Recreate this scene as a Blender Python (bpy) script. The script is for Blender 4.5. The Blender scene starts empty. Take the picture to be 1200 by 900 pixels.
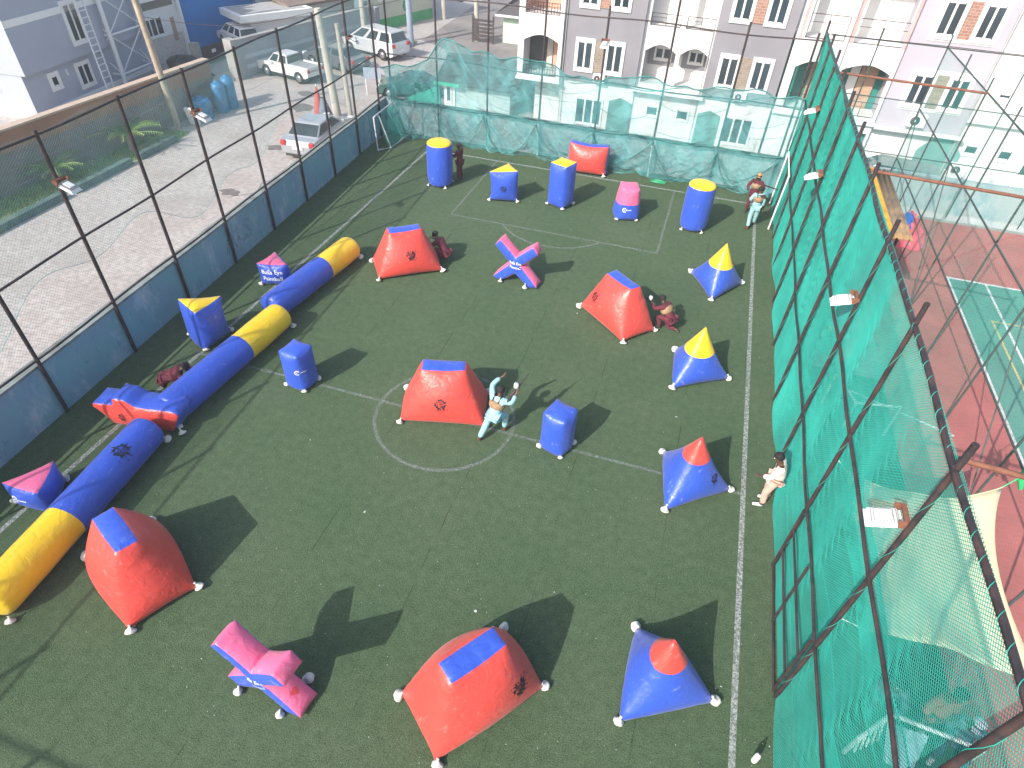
import bpy, bmesh, math, random
import numpy as np
from mathutils import Vector, Matrix, noise
from mathutils.bvhtree import BVHTree
random.seed(7)
scene = bpy.context.scene
COL = scene.collection
PI = math.pi
R = math.radians

# ------------------------------------------------------------------ materials
MATS = {}
def _nt(name):
    m = bpy.data.materials.new(name); m.use_nodes = True
    nt = m.node_tree
    return m, nt, nt.nodes, nt.links, nt.nodes['Principled BSDF']

def mat(name, col, rough=.6, metal=0., spec=.5, var=.12, scale=3., bump=0., bscale=40., dirt=None, dscale=1.2, damt=.5, alpha=None, detail=6.):
    """plain procedural material: base colour broken up by noise, optional dirt patches and bump"""
    if name in MATS: return MATS[name]
    m, nt, N, L, P = _nt(name)
    P.inputs['Roughness'].default_value = rough
    P.inputs['Metallic'].default_value = metal
    P.inputs['Specular IOR Level'].default_value = spec
    tc = N.new('ShaderNodeTexCoord')
    nz = N.new('ShaderNodeTexNoise'); nz.inputs['Scale'].default_value = scale; nz.inputs['Detail'].default_value = detail
    L.new(tc.outputs['Object'], nz.inputs['Vector'])
    rp = N.new('ShaderNodeValToRGB')
    c = Vector(col)
    rp.color_ramp.elements[0].position = .3; rp.color_ramp.elements[1].position = .7
    rp.color_ramp.elements[0].color = (*(c*(1-var)), 1); rp.color_ramp.elements[1].color = (*[min(1, v*(1+var)) for v in c], 1)
    L.new(nz.outputs['Fac'], rp.inputs['Fac'])
    out = rp.outputs['Color']
    if dirt:
        n2 = N.new('ShaderNodeTexNoise'); n2.inputs['Scale'].default_value = dscale; n2.inputs['Detail'].default_value = 8
        n2.inputs['Roughness'].default_value = .65
        L.new(tc.outputs['Object'], n2.inputs['Vector'])
        r2 = N.new('ShaderNodeValToRGB'); r2.color_ramp.elements[0].position = .45; r2.color_ramp.elements[1].position = .7
        r2.color_ramp.elements[1].color = (damt, damt, damt, 1); r2.color_ramp.elements[0].color = (0, 0, 0, 1)
        L.new(n2.outputs['Fac'], r2.inputs['Fac'])
        mx = N.new('ShaderNodeMix'); mx.data_type = 'RGBA'
        L.new(r2.outputs['Color'], mx.inputs['Factor']); L.new(out, mx.inputs['A']); mx.inputs['B'].default_value = (*dirt, 1)
        out = mx.outputs['Result']
    L.new(out, P.inputs['Base Color'])
    if bump:
        n3 = N.new('ShaderNodeTexNoise'); n3.inputs['Scale'].default_value = bscale; n3.inputs['Detail'].default_value = 4
        L.new(tc.outputs['Object'], n3.inputs['Vector'])
        b = N.new('ShaderNodeBump'); b.inputs['Strength'].default_value = bump; b.inputs['Distance'].default_value = .02
        L.new(n3.outputs['Fac'], b.inputs['Height']); L.new(b.outputs['Normal'], P.inputs['Normal'])
    MATS[name] = m
    return m

def vinyl(name, col, cap=None, cap_z=0., cap_r=0.):
    """coated nylon of the inflatables: satin gloss, soft creases, whitish scuffs; cap = second colour within cap_r of (0,0,cap_z)"""
    if name in MATS: return MATS[name]
    m, nt, N, L, P = _nt(name)
    tc = N.new('ShaderNodeTexCoord')
    P.inputs['Roughness'].default_value = .38
    P.inputs['Specular IOR Level'].default_value = .55
    P.inputs['Sheen Weight'].default_value = .12
    P.inputs['Sheen Roughness'].default_value = .5
    base = N.new('ShaderNodeRGB'); base.outputs[0].default_value = (*col, 1)
    out = base.outputs[0]
    if cap:
        vd = N.new('ShaderNodeVectorMath'); vd.operation = 'DISTANCE'; vd.inputs[1].default_value = (0, 0, cap_z)
        L.new(tc.outputs['Object'], vd.inputs[0])
        lt = N.new('ShaderNodeMath'); lt.operation = 'LESS_THAN'; lt.inputs[1].default_value = cap_r
        L.new(vd.outputs['Value'], lt.inputs[0])
        mx = N.new('ShaderNodeMix'); mx.data_type = 'RGBA'
        L.new(lt.outputs[0], mx.inputs['Factor']); L.new(out, mx.inputs['A']); mx.inputs['B'].default_value = (*cap, 1)
        out = mx.outputs['Result']
    oi = N.new('ShaderNodeObjectInfo')
    va = N.new('ShaderNodeVectorMath'); va.operation = 'ADD'
    L.new(tc.outputs['Object'], va.inputs[0]); L.new(oi.outputs['Location'], va.inputs[1])
    # scuffs: stretched noise, thresholded
    mp = N.new('ShaderNodeMapping'); mp.inputs['Scale'].default_value = (3.2, 9., 3.)
    L.new(va.outputs[0], mp.inputs['Vector'])
    n1 = N.new('ShaderNodeTexNoise'); n1.inputs['Scale'].default_value = 1.3; n1.inputs['Detail'].default_value = 9; n1.inputs['Roughness'].default_value = .72
    L.new(mp.outputs[0], n1.inputs['Vector'])
    r1 = N.new('ShaderNodeValToRGB'); r1.color_ramp.elements[0].position = .59; r1.color_ramp.elements[1].position = .78
    r1.color_ramp.elements[0].color = (0, 0, 0, 1); r1.color_ramp.elements[1].color = (.42, .42, .42, 1)
    L.new(n1.outputs['Fac'], r1.inputs['Fac'])
    m2 = N.new('ShaderNodeMix'); m2.data_type = 'RGBA'
    L.new(r1.outputs['Color'], m2.inputs['Factor']); L.new(out, m2.inputs['A']); m2.inputs['B'].default_value = (.62, .6, .58, 1)
    # faint tonal drift
    n2 = N.new('ShaderNodeTexNoise'); n2.inputs['Scale'].default_value = 2.2; n2.inputs['Detail'].default_value = 3
    L.new(va.outputs[0], n2.inputs['Vector'])
    hs = N.new('ShaderNodeHueSaturation')
    mr = N.new('ShaderNodeMapRange'); mr.inputs['To Min'].default_value = .82; mr.inputs['To Max'].default_value = 1.18
    L.new(n2.outputs['Fac'], mr.inputs['Value']); L.new(mr.outputs[0], hs.inputs['Value']); L.new(m2.outputs['Result'], hs.inputs['Color'])
    L.new(hs.outputs[0], P.inputs['Base Color'])
    # creases
    n3 = N.new('ShaderNodeTexNoise'); n3.inputs['Scale'].default_value = 5.; n3.inputs['Detail'].default_value = 5; n3.inputs['Distortion'].default_value = 1.2
    L.new(va.outputs[0], n3.inputs['Vector'])
    b = N.new('ShaderNodeBump'); b.inputs['Strength'].default_value = .5; b.inputs['Distance'].default_value = .035
    L.new(n3.outputs['Fac'], b.inputs['Height']); L.new(b.outputs['Normal'], P.inputs['Normal'])
    MATS[name] = m
    return m

RED = (.66, .062, .048); BLUE = (.030, .085, .50); YEL = (.86, .56, .012); PINK = (.72, .13, .27)
V_RED = vinyl('red_vinyl', RED); V_BLUE = vinyl('blue_vinyl', BLUE); V_YEL = vinyl('yellow_vinyl', YEL); V_PINK = vinyl('pink_vinyl', PINK)
M_PRINT = mat('black_print', (.012, .012, .018), .5, var=.3)
M_WPRINT = mat('white_print', (.75, .77, .82), .5, var=.08)
M_ORPRINT = mat('orange_print', (.75, .07, .05), .5)
M_SACK = mat('white_sack', (.62, .60, .56), .8, var=.15, scale=9, bump=.4, bscale=30, dirt=(.3, .27, .22), dscale=5, damt=.5)
M_POST = mat('dark_steel', (.028, .022, .026), .55, var=.35, scale=7, dirt=(.11, .055, .045), dscale=3, damt=.7)
M_RUST = mat('rusty_steel', (.19, .075, .045), .75, var=.35, scale=8, dirt=(.12, .05, .03), dscale=3)
M_WIRE = mat('galvanised_wire', (.20, .20, .20), .5, metal=.2, var=.2, scale=2)
M_NET = mat('green_shade_net', (.030, .37, .30), .7, var=.16, scale=1.1, spec=.3)
M_NET2 = mat('faded_green_net', (.11, .37, .385), .75, var=.2, scale=.8, spec=.3)
M_ROPE = mat('dark_net_fold', (.05, .22, .21), .8, var=.3, scale=4)
M_WHITE = mat('white_paint', (.78, .78, .77), .5, var=.05, scale=2, dirt=(.5, .48, .44), dscale=2, damt=.35)
M_WHITEM = mat('white_metal', (.74, .75, .76), .4, var=.06, scale=4, dirt=(.45, .40, .36), dscale=4, damt=.3)
M_GLASS = mat('dark_window_glass', (.025, .04, .05), .12, spec=.8, var=.5, scale=.6)
M_SKIN = mat('dark_skin', (.085, .042, .026), .5, var=.1, scale=12)
M_HAIR = mat('black_hair', (.010, .009, .009), .8, var=.3, scale=30)
M_EYE = mat('eye_white', (.6, .58, .55), .3)

# ------------------------------------------------------------------ builders
class MB:
    """collects geometry for ONE mesh object"""
    def __init__(s): s.v = []; s.f = []; s.m = []; s.sm = []
    def add(s, V, F, mi=0, smooth=False):
        o = len(s.v); s.v += [tuple(p) for p in V]
        for f in F: s.f.append(tuple(i+o for i in f)); s.m.append(mi); s.sm.append(smooth)
    def box(s, c, d, rz=0., mi=0, rx=0., ry=0.):
        M = Matrix.Rotation(rz, 4, 'Z') @ Matrix.Rotation(ry, 4, 'Y') @ Matrix.Rotation(rx, 4, 'X')
        V = [Vector(c) + M @ Vector((x*d[0]/2, y*d[1]/2, z*d[2]/2)) for x in (-1, 1) for y in (-1, 1) for z in (-1, 1)]
        s.add(V, [(0, 1, 3, 2), (4, 6, 7, 5), (0, 4, 5, 1), (2, 3, 7, 6), (0, 2, 6, 4), (1, 5, 7, 3)], mi)
        return s
    def bx(s, x0, x1, y0, y1, z0, z1, mi=0):
        return s.box(((x0+x1)/2, (y0+y1)/2, (z0+z1)/2), (abs(x1-x0), abs(y1-y0), abs(z1-z0)), mi=mi)
    def tube(s, pts, r, n=6, mi=0, cap=True, smooth=True):
        pts = [Vector(p) for p in pts]
        rr = r if isinstance(r, (list, tuple)) else [r]*len(pts)
        V = []; up = None
        for i, p in enumerate(pts):
            t = (pts[min(i+1, len(pts)-1)] - pts[max(i-1, 0)]).normalized()
            if up is None:
                up = t.orthogonal().normalized()
            a = (up - t*up.dot(t))
            a = a.normalized() if a.length > 1e-6 else t.orthogonal().normalized()
            up = a; b = t.cross(a)
            V += [p + (a*math.cos(2*PI*k/n) + b*math.sin(2*PI*k/n))*rr[i] for k in range(n)]
        F = [(i*n+k, i*n+(k+1) % n, (i+1)*n+(k+1) % n, (i+1)*n+k) for i in range(len(pts)-1) for k in range(n)]
        s.add(V, F, mi, smooth)
        if cap:
            s.add(V[:n], [tuple(range(n))[::-1]], mi); s.add(V[-n:], [tuple(range(n))], mi)
        return s
    def prism(s, poly, axis, lo, hi, mi=0, smi=None):
        """poly: 2D points; axis 'x','y','z': extrude along it"""
        def P3(a, b, t): return {'x': (t, a, b), 'y': (a, t, b), 'z': (a, b, t)}[axis]
        n = len(poly)
        V = [P3(a, b, lo) for a, b in poly] + [P3(a, b, hi) for a, b in poly]
        s.add(V, [tuple(range(n)), tuple(range(2*n-1, n-1, -1))], mi)
        s.add(V, [(i, (i+1) % n, n+(i+1) % n, n+i) for i in range(n)], mi if smi is None else smi)
        return s
    def lathe(s, prof, n=24, c=(0, 0, 0), mi=0, axis='z', smooth=True, mis=None):
        V = []
        for r, z in prof:
            for k in range(n):
                a = 2*PI*k/n
                q = (r*math.cos(a), r*math.sin(a), z)
                if axis == 'x': q = (q[2], q[0], q[1])
                if axis == 'y': q = (q[0], q[2], q[1])
                V.append((q[0]+c[0], q[1]+c[1], q[2]+c[2]))
        o = len(s.v); s.v += V
        for i in range(len(prof)-1):
            for k in range(n):
                s.f.append((o+i*n+k, o+i*n+(k+1) % n, o+(i+1)*n+(k+1) % n, o+(i+1)*n+k)); s.m.append(mis[i] if mis else mi); s.sm.append(smooth)
        return s
    def sheet(s, x0, x1, y0, y1, z, mi=0):
        s.add([(x0, y0, z), (x1, y0, z), (x1, y1, z), (x0, y1, z)], [(0, 1, 2, 3)], mi); return s
    def mesh(s, name, mats):
        me = bpy.data.meshes.new(name)
        me.from_pydata(s.v, [], s.f); 
        for m in (mats if isinstance(mats, (list, tuple)) else [mats]): me.materials.append(m)
        me.polygons.foreach_set('material_index', s.m)
        me.polygons.foreach_set('use_smooth', s.sm)
        me.update()
        return me
    def fix(s):
        return s
    def build(s, name, mats, parent=None, loc=(0, 0, 0), rz=0., normals=True, bevel=0.):
        me = s.mesh(name, mats)
        if normals and len(me.polygons) < 60000:
            bm = bmesh.new(); bm.from_mesh(me); bmesh.ops.recalc_face_normals(bm, faces=bm.faces); bm.to_mesh(me); bm.free()
        o = link(name, me, parent, loc, rz)
        if bevel:
            b = o.modifiers.new('bevel', 'BEVEL'); b.width = bevel; b.segments = 2; b.limit_method = 'ANGLE'
        return o

def link(name, me, parent=None, loc=(0, 0, 0), rz=0.):
    o = bpy.data.objects.new(name, me); COL.objects.link(o)
    o.location = loc; o.rotation_euler = (0, 0, rz)
    if parent: o.parent = parent
    return o
def tag(o, label, cat, group=None, kind=None):
    o['label'] = label; o['category'] = cat
    if group: o['group'] = group
    if kind: o['kind'] = kind
    return o
def thing(name, label, cat, loc=(0, 0, 0), rz=0., group=None):
    o = bpy.data.objects.new(name, None); COL.objects.link(o); o.location = loc; o.rotation_euler = (0, 0, rz)
    return tag(o, label, cat, group)
def struct(name, mb, m, kind='structure'):
    o = mb.build(name, m, normals=False); o['kind'] = kind; return o
def dup(o, loc=None, rz=None, label=None, parent=None):
    c = o.copy(); COL.objects.link(c)
    if parent: c.parent = parent
    if loc is not None: c.location = loc
    if rz is not None: c.rotation_euler = (0, 0, rz)
    if label: c['label'] = label
    for ch in list(o.children): dup(ch, parent=c)
    return c

# ------------------------------------------------------------------ ground
def turf_material():
    m, nt, N, L, P = _nt('artificial_turf')
    tc = N.new('ShaderNodeTexCoord')
    P.inputs['Roughness'].default_value = .95; P.inputs['Specular IOR Level'].default_value = .1
    def nz(sc, det=4, ro=.6):
        n = N.new('ShaderNodeTexNoise'); n.inputs['Scale'].default_value = sc; n.inputs['Detail'].default_value = det; n.inputs['Roughness'].default_value = ro
        L.new(tc.outputs['Object'], n.inputs['Vector']); return n
    def ramp(n, p0, c0, p1, c1):
        r = N.new('ShaderNodeValToRGB'); r.color_ramp.elements[0].position = p0; r.color_ramp.elements[1].position = p1
        r.color_ramp.elements[0].color = (*c0, 1); r.color_ramp.elements[1].color = (*c1, 1)
        L.new(n.outputs['Fac'], r.inputs['Fac']); return r
    def mul(a, b, f=1.):
        x = N.new('ShaderNodeMix'); x.data_type = 'RGBA'; x.blend_type = 'MULTIPLY'; x.inputs['Factor'].default_value = f
        L.new(a, x.inputs['A']); L.new(b, x.inputs['B']); return x.outputs['Result']
    big = ramp(nz(.35, 5), .3, (.080, .128, .070), .7, (.106, .146, .088))
    fine = ramp(nz(34, 5, .8), .36, (.52, .55, .52), .66, (1.38, 1.38, 1.34))
    mid = ramp(nz(6, 4), .3, (.84, .86, .84), .7, (1.14, 1.12, 1.12))
    c = mul(mul(big.outputs['Color'], fine.outputs['Color']), mid.outputs['Color'])
    # glued seams between the rolls of turf
    sp = N.new('ShaderNodeSeparateXYZ'); wob = nz(.6, 3)
    L.new(tc.outputs['Object'], sp.inputs[0])
    ad = N.new('ShaderNodeMath'); ad.operation = 'MULTIPLY_ADD'; ad.inputs[1].default_value = .10
    L.new(wob.outputs['Fac'], ad.inputs[0]); L.new(sp.outputs['X'], ad.inputs[2])
    a2 = N.new('ShaderNodeMath'); a2.operation = 'ADD'; a2.inputs[1].default_value = 41.9; L.new(ad.outputs[0], a2.inputs[0])
    md = N.new('ShaderNodeMath'); md.operation = 'MODULO'; md.inputs[1].default_value = 2.05; L.new(a2.outputs[0], md.inputs[0])
    lt = N.new('ShaderNodeMath'); lt.operation = 'LESS_THAN'; lt.inputs[1].default_value = .022; L.new(md.outputs[0], lt.inputs[0])
    sn = ramp(nz(1.1, 3), .44, (0, 0, 0), .62, (.55, .55, .55))
    ml = N.new('ShaderNodeMath'); ml.operation = 'MULTIPLY'; L.new(lt.outputs[0], ml.inputs[0]); L.new(sn.outputs['Color'], ml.inputs[1])
    x = N.new('ShaderNodeMix'); x.data_type = 'RGBA'; L.new(ml.outputs[0], x.inputs['Factor']); L.new(c, x.inputs['A']); x.inputs['B'].default_value = (.012, .016, .012, 1)
    L.new(x.outputs['Result'], P.inputs['Base Color'])
    b = N.new('ShaderNodeBump'); b.inputs['Strength'].default_value = .9; b.inputs['Distance'].default_value = .03
    L.new(nz(60, 3, .7).outputs['Fac'], b.inputs['Height']); L.new(b.outputs['Normal'], P.inputs['Normal'])
    return m
M_TURF = turf_material()

def worn_paint(name, col, cover=.62, scale=16):
    """painted line whose gaps let the surface below show"""
    m, nt, N, L, P = _nt(name)
    tc = N.new('ShaderNodeTexCoord'); n = N.new('ShaderNodeTexNoise'); n.inputs['Scale'].default_value = scale; n.inputs['Detail'].default_value = 6; n.inputs['Roughness'].default_value = .8
    L.new(tc.outputs['Object'], n.inputs['Vector'])
    r = N.new('ShaderNodeValToRGB'); r.color_ramp.elements[0].position = .52-cover*.28; r.color_ramp.elements[1].position = .76-cover*.22
    L.new(n.outputs['Fac'], r.inputs['Fac'])
    n2 = N.new('ShaderNodeTexNoise'); n2.inputs['Scale'].default_value = .5; n2.inputs['Detail'].default_value = 3; L.new(tc.outputs['Object'], n2.inputs['Vector'])
    mr = N.new('ShaderNodeMapRange'); mr.inputs['To Min'].default_value = .45; mr.inputs['To Max'].default_value = 1.15; L.new(n2.outputs['Fac'], mr.inputs['Value'])
    mm = N.new('ShaderNodeMath'); mm.operation = 'MULTIPLY'; mm.use_clamp = True; L.new(r.outputs['Color'], mm.inputs[0]); L.new(mr.outputs[0], mm.inputs[1])
    P.inputs['Base Color'].default_value = (*col, 1); P.inputs['Roughness'].default_value = .9
    L.new(mm.outputs[0], P.inputs['Alpha'])
    return m
M_LINE = worn_paint('worn_white_line', (.42, .44, .44), .62)
M_LINEF = worn_paint('faint_white_line', (.28, .31, .30), .42)
M_COURTLINE = worn_paint('court_line', (.75, .76, .74), 1.1, 5)
M_YLINE = worn_paint('yellow_court_line', (.62, .55, .25), 1.0, 5)

M_STREET = mat('sandy_street', (.40, .365, .345), .95, var=.22, scale=5, dirt=(.29, .25, .22), dscale=.6, damt=.6, bump=.25, bscale=14, detail=9)
M_CONC = mat('grey_concrete', (.32, .315, .30), .9, var=.2, scale=.8, dirt=(.17, .16, .15), dscale=.6, damt=.6, bump=.3, bscale=12)
struct('ground', MB().sheet(-300, 300, -300, 300, -2.0), M_STREET)
t = MB(); t.bx(-13.2, 14.5, -8, 25.1, -1.99, -.03)
struct('terrace', t, M_CONC)
struct('turf_pitch', MB().sheet(-12.95, 3.42, -7, 24.9, 0), M_TURF)
ln = MB(); Z = .004
XL, XR, YG, YH = -10.58, 2.552, 23.56, 9.215
ln.sheet(XL-.05, XL+.05, -6.5, YG, Z); ln.sheet(XR-.05, XR+.05, -6.5, YG, Z)
ln.sheet(XL+.052, XR-.052, YG-.05, YG+.05, Z)
struct('touch_lines', ln, M_LINE)
ln = MB()
ln.sheet(XL+.052, XR-.052, YH-.04, YH+.04, Z)
ln.sheet(-7.6-.04, -7.6+.04, 18.56, YG-.052, Z); ln.sheet(-.454-.04, -.454+.04, 18.56, YG-.052, Z); ln.sheet(-7.64, -.414, 18.48, 18.558, Z)
def ring(cx, cy, r, a0, a1, w=.08, n=48):
    V = []; F = []
    for i in range(n+1):
        a = a0+(a1-a0)*i/n
        V += [(cx+(r-w/2)*math.cos(a), cy+(r-w/2)*math.sin(a), Z), (cx+(r+w/2)*math.cos(a), cy+(r+w/2)*math.sin(a), Z)]
    ln.add(V, [(2*i, 2*i+1, 2*i+3, 2*i+2) for i in range(n)])
ring(-4.05, YH, 1.57, .03, PI-.03); ring(-4.05, YH, 1.57, PI+.03, 2*PI-.03)
ring(-4.03, 19.6, 2.0, PI+.58, 2*PI-.58)
struct('pitch_markings', ln, M_LINEF)
# neighbouring court and the alley beside the fence
M_REDC = mat('red_court', (.40, .125, .11), .85, var=.15, scale=.7, dirt=(.30, .10, .09), dscale=.8, damt=.6)
M_GRNC = mat('green_court', (.085, .26, .205), .85, var=.14, scale=.7, dirt=(.12, .25, .21), dscale=.9, damt=.5)
M_ATURF = mat('alley_turf', (.035, .105, .055), .95, var=.25, scale=2.5, bump=.5, bscale=50)
M_PAVE = mat('alley_paving', (.22, .10, .085), .9, var=.2, scale=3, dirt=(.14, .09, .08), dscale=1.4)
struct('alley_turf', MB().sheet(3.44, 5.85, -7, 14.2, -.004), M_ATURF)
struct('alley_paving', MB().sheet(3.44, 5.85, 14.22, 24.8, -.004), M_CONC)
struct('red_court', MB().sheet(5.87, 14.4, -7, 24.8, -.004), M_REDC)
struct('green_court', MB().sheet(8.55, 14.3, -6, 20.5, 0), M_GRNC)
cl = MB()
cl.sheet(8.47, 8.57, -6, 20.55, .004); cl.sheet(8.575, 14.3, 20.45, 20.55, .004); cl.sheet(9.6, 9.67, -6, 20.445, .004)
struct('court_lines', cl, M_COURTLINE)
cl = MB(); cl.sheet(9.28, 9.34, 5, 18.3, .004); cl.sheet(9.345, 9.597, 18.24, 18.3, .004); cl.sheet(9.675, 13, 18.24, 18.3, .004)
struct('yellow_court_lines', cl, M_YLINE)
cl = MB(); 
V0, V1 = Vector((4.89, 13.55)), Vector((7.2, 12.65)); dn = Vector((.36, .93))*.035
cl.add([(*(V0-dn), .004), (*(V1-dn), .004), (*(V1+dn), .004), (*(V0+dn), .004)], [(0, 1, 2, 3)])
struct('alley_line', cl, M_COURTLINE)
# scraps of paper and burst pellets scattered on the turf
sc = MB(); rnd = random.Random(3)
for i in range(420):
    x, y = rnd.uniform(-9.5, 3.1), rnd.uniform(2.0, 23)
    if rnd.random() < .5: y = 2+abs(rnd.gauss(0, 5))
    r = rnd.uniform(.005, .011) if i > 14 else rnd.uniform(.015, .03)
    a = rnd.uniform(0, 6); n = 5
    sc.add([(x+r*math.cos(a+2*PI*k/n)*rnd.uniform(.6, 1.2), y+r*math.sin(a+2*PI*k/n), .012+rnd.uniform(0, .01)) for k in range(n)] + [(x, y, .02)], [(k, (k+1) % n, n) for k in range(n)])
struct('litter', sc, mat('litter_white', (.42, .44, .43), .8), kind='stuff')
# ------------------------------------------------------------------ inflatables
def inflate(verts, faces, mis, target, spacing=.07, steps=55, p=20., seed=0, blend=.24):
    """sew flat panels into a closed bag, blow it up (position based cloth, panels cannot stretch), keep it on the floor,
    then bring it back to its nominal size. Returns (verts, tris, material per tri)."""
    bm = bmesh.new()
    bv = [bm.verts.new(v) for v in verts]
    for f, mi in zip(faces, mis):
        fc = bm.faces.new([bv[i] for i in f]); fc.material_index = mi
    bmesh.ops.recalc_face_normals(bm, faces=bm.faces)
    bmesh.ops.triangulate(bm, faces=bm.faces[:])
    for _ in range(6):
        long = [e for e in bm.edges if e.calc_length() > spacing*1.55]
        if not long: break
        bmesh.ops.subdivide_edges(bm, edges=long, cuts=1, use_grid_fill=False)
        bmesh.ops.triangulate(bm, faces=[f for f in bm.faces if len(f.verts) > 3], quad_method='SHORT_EDGE')
    for _ in range(2):
        bmesh.ops.beautify_fill(bm, faces=bm.faces[:], edges=[e for e in bm.edges if len(e.link_faces) == 2 and e.calc_face_angle(9) < .01])
    bm.verts.index_update()
    X = np.array([v.co[:] for v in bm.verts], float)
    T = np.array([[v.index for v in f.verts] for f in bm.faces]); MI = [f.material_index for f in bm.faces]
    E = np.array([[e.verts[0].index, e.verts[1].index] for e in bm.edges])
    # bending-like shear links across each edge keep panels from folding too sharply
    opp = []
    for e in bm.edges:
        if len(e.link_faces) == 2 and e.calc_face_angle(9) < .01:
            o = [v.index for f in e.link_faces for v in f.verts if v not in e.verts]
            if len(o) == 2: opp.append(o)
    bm.free()
    L0 = np.linalg.norm(X[E[:, 0]]-X[E[:, 1]], axis=1)
    O = np.array(opp); LO = np.linalg.norm(X[O[:, 0]]-X[O[:, 1]], axis=1)
    A = np.vstack([E, O]); LL = np.concatenate([L0, LO])
    ks = np.concatenate([np.ones(len(E)), np.full(len(O), .25)]); kc = np.concatenate([np.full(len(E), .15), np.full(len(O), .03)])
    n = len(X); rng = np.random.default_rng(seed)
    cnt = np.bincount(A.ravel(), minlength=n).astype(float)
    V = np.zeros_like(X); dt = 1/60
    X += rng.normal(0, .002, X.shape); X0 = X.copy()
    for s in range(steps):
        a, b, c = X[T[:, 0]], X[T[:, 1]], X[T[:, 2]]
        fn = np.cross(b-a, c-a)
        vn = np.zeros_like(X)
        for k in range(3):
            for ax in range(3): vn[:, ax] += np.bincount(T[:, k], fn[:, ax], n)
        vn /= np.maximum(np.linalg.norm(vn, axis=1, keepdims=True), 1e-9)
        V = V*.90 + vn*p*dt; V[:, 2] -= 3*dt
        Xo = X.copy(); X = X + V*dt
        for it in range(36):
            d = X[A[:, 1]]-X[A[:, 0]]; l = np.linalg.norm(d, axis=1)+1e-9
            k = np.where(l > LL, ks, kc)
            cor = d*((l-LL)/l*k*.5)[:, None]
            D = np.zeros_like(X)
            for ax in range(3):
                D[:, ax] = np.bincount(A[:, 0], cor[:, ax], n) - np.bincount(A[:, 1], cor[:, ax], n)
            X += D/cnt[:, None]*2.6
            X[:, 2] = np.maximum(X[:, 2], 0)
        V = (X-Xo)/dt
    if True:
        X = X*(1-blend)+X0*blend
        nv = len(verts); lo, hi = X[:nv].min(0), X[:nv].max(0); lo[2], hi[2] = X[:, 2].min(), X[:, 2].max(); tl, th = np.array(target[0]), np.array(target[1])
        X = (X-lo)/(hi-lo)*(th-tl)+tl
    return X, T, MI

def bag_mesh(name, res, mats):
    X, T, MI = res
    me = bpy.data.meshes.new(name); me.from_pydata(X.tolist(), [], T.tolist())
    for m in mats: me.materials.append(m)
    me.polygons.foreach_set('material_index', MI); me.polygons.foreach_set('use_smooth', [True]*len(T)); me.update()
    return me

def sack_mesh():
    mb = MB(); prof = []
    for i in range(12):
        t = i/11
        z = t*.34
        r = .125*math.sin(PI*min(1, t*1.55+.16))**.7 if t < .52 else max(.022, .125*(1-(t-.36)*2.6)) if t < .74 else max(.014, .022+(t-.74)*.04)
        prof.append((r, z))
    prof = [(.005, 0)] + prof + [(.006, .345)]
    mb.lathe(prof, 14)
    V = []
    for x, y, z in mb.v:
        q = noise.noise(Vector((x*9, y*9, z*9)))*.25 + noise.noise(Vector((x*30, y*30, z*8)))*.12
        s = 1+q
        V.append((x*s*1.15, y*s*.95, z*(.66+.1*q)))
    mb.v = V
    return mb.mesh('sandbag', M_SACK)
SACK = sack_mesh()

def add_sack(parent, x, y, ang, lean=.5, s=1.):
    """tied to the corner at (x,y); ang points outwards, the tied neck leans back to the corner"""
    o = link('sandbag', SACK, parent, (x+math.cos(ang)*.10*s, y+math.sin(ang)*.10*s, 0))
    o.rotation_mode = 'XYZ'
    ax = Vector((math.sin(ang), -math.cos(ang), 0))      # tilt towards -ang
    q = Matrix.Rotation(lean, 3, ax).to_quaternion()
    o.rotation_euler = (Matrix.Rotation(lean, 3, ax) @ Matrix.Rotation(random.uniform(0, 6), 3, 'Z')).to_euler()
    k = .70*s*random.uniform(.85, 1.12); o.scale = (k, k, k)
    o.location.z = .055*math.sin(lean)
    return o

def project(me, mb, centre, normal, up, name, m, parent, lift=.004):
    """lay a flat pattern (x right, y up) on the bag: each vertex is dropped along -normal onto its surface"""
    n = Vector(normal).normalized(); u = Vector(up); u = (u-n*u.dot(n)).normalized(); r = u.cross(n)
    bvh = BVHTree.FromPolygons([v.co.copy() for v in me.vertices], [list(p.vertices) for p in me.polygons])
    V = []
    for x, y, z in mb.v:
        s = Vector(centre)+r*x+u*y+n*3
        h, hn, i, d = bvh.ray_cast(s, -n)
        if h is None: h = Vector(centre)+r*x+u*y; hn = n
        V.append(tuple(h+n*lift))
    mb.v = V
    return mb.build(name, m, parent, normals=False)

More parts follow.
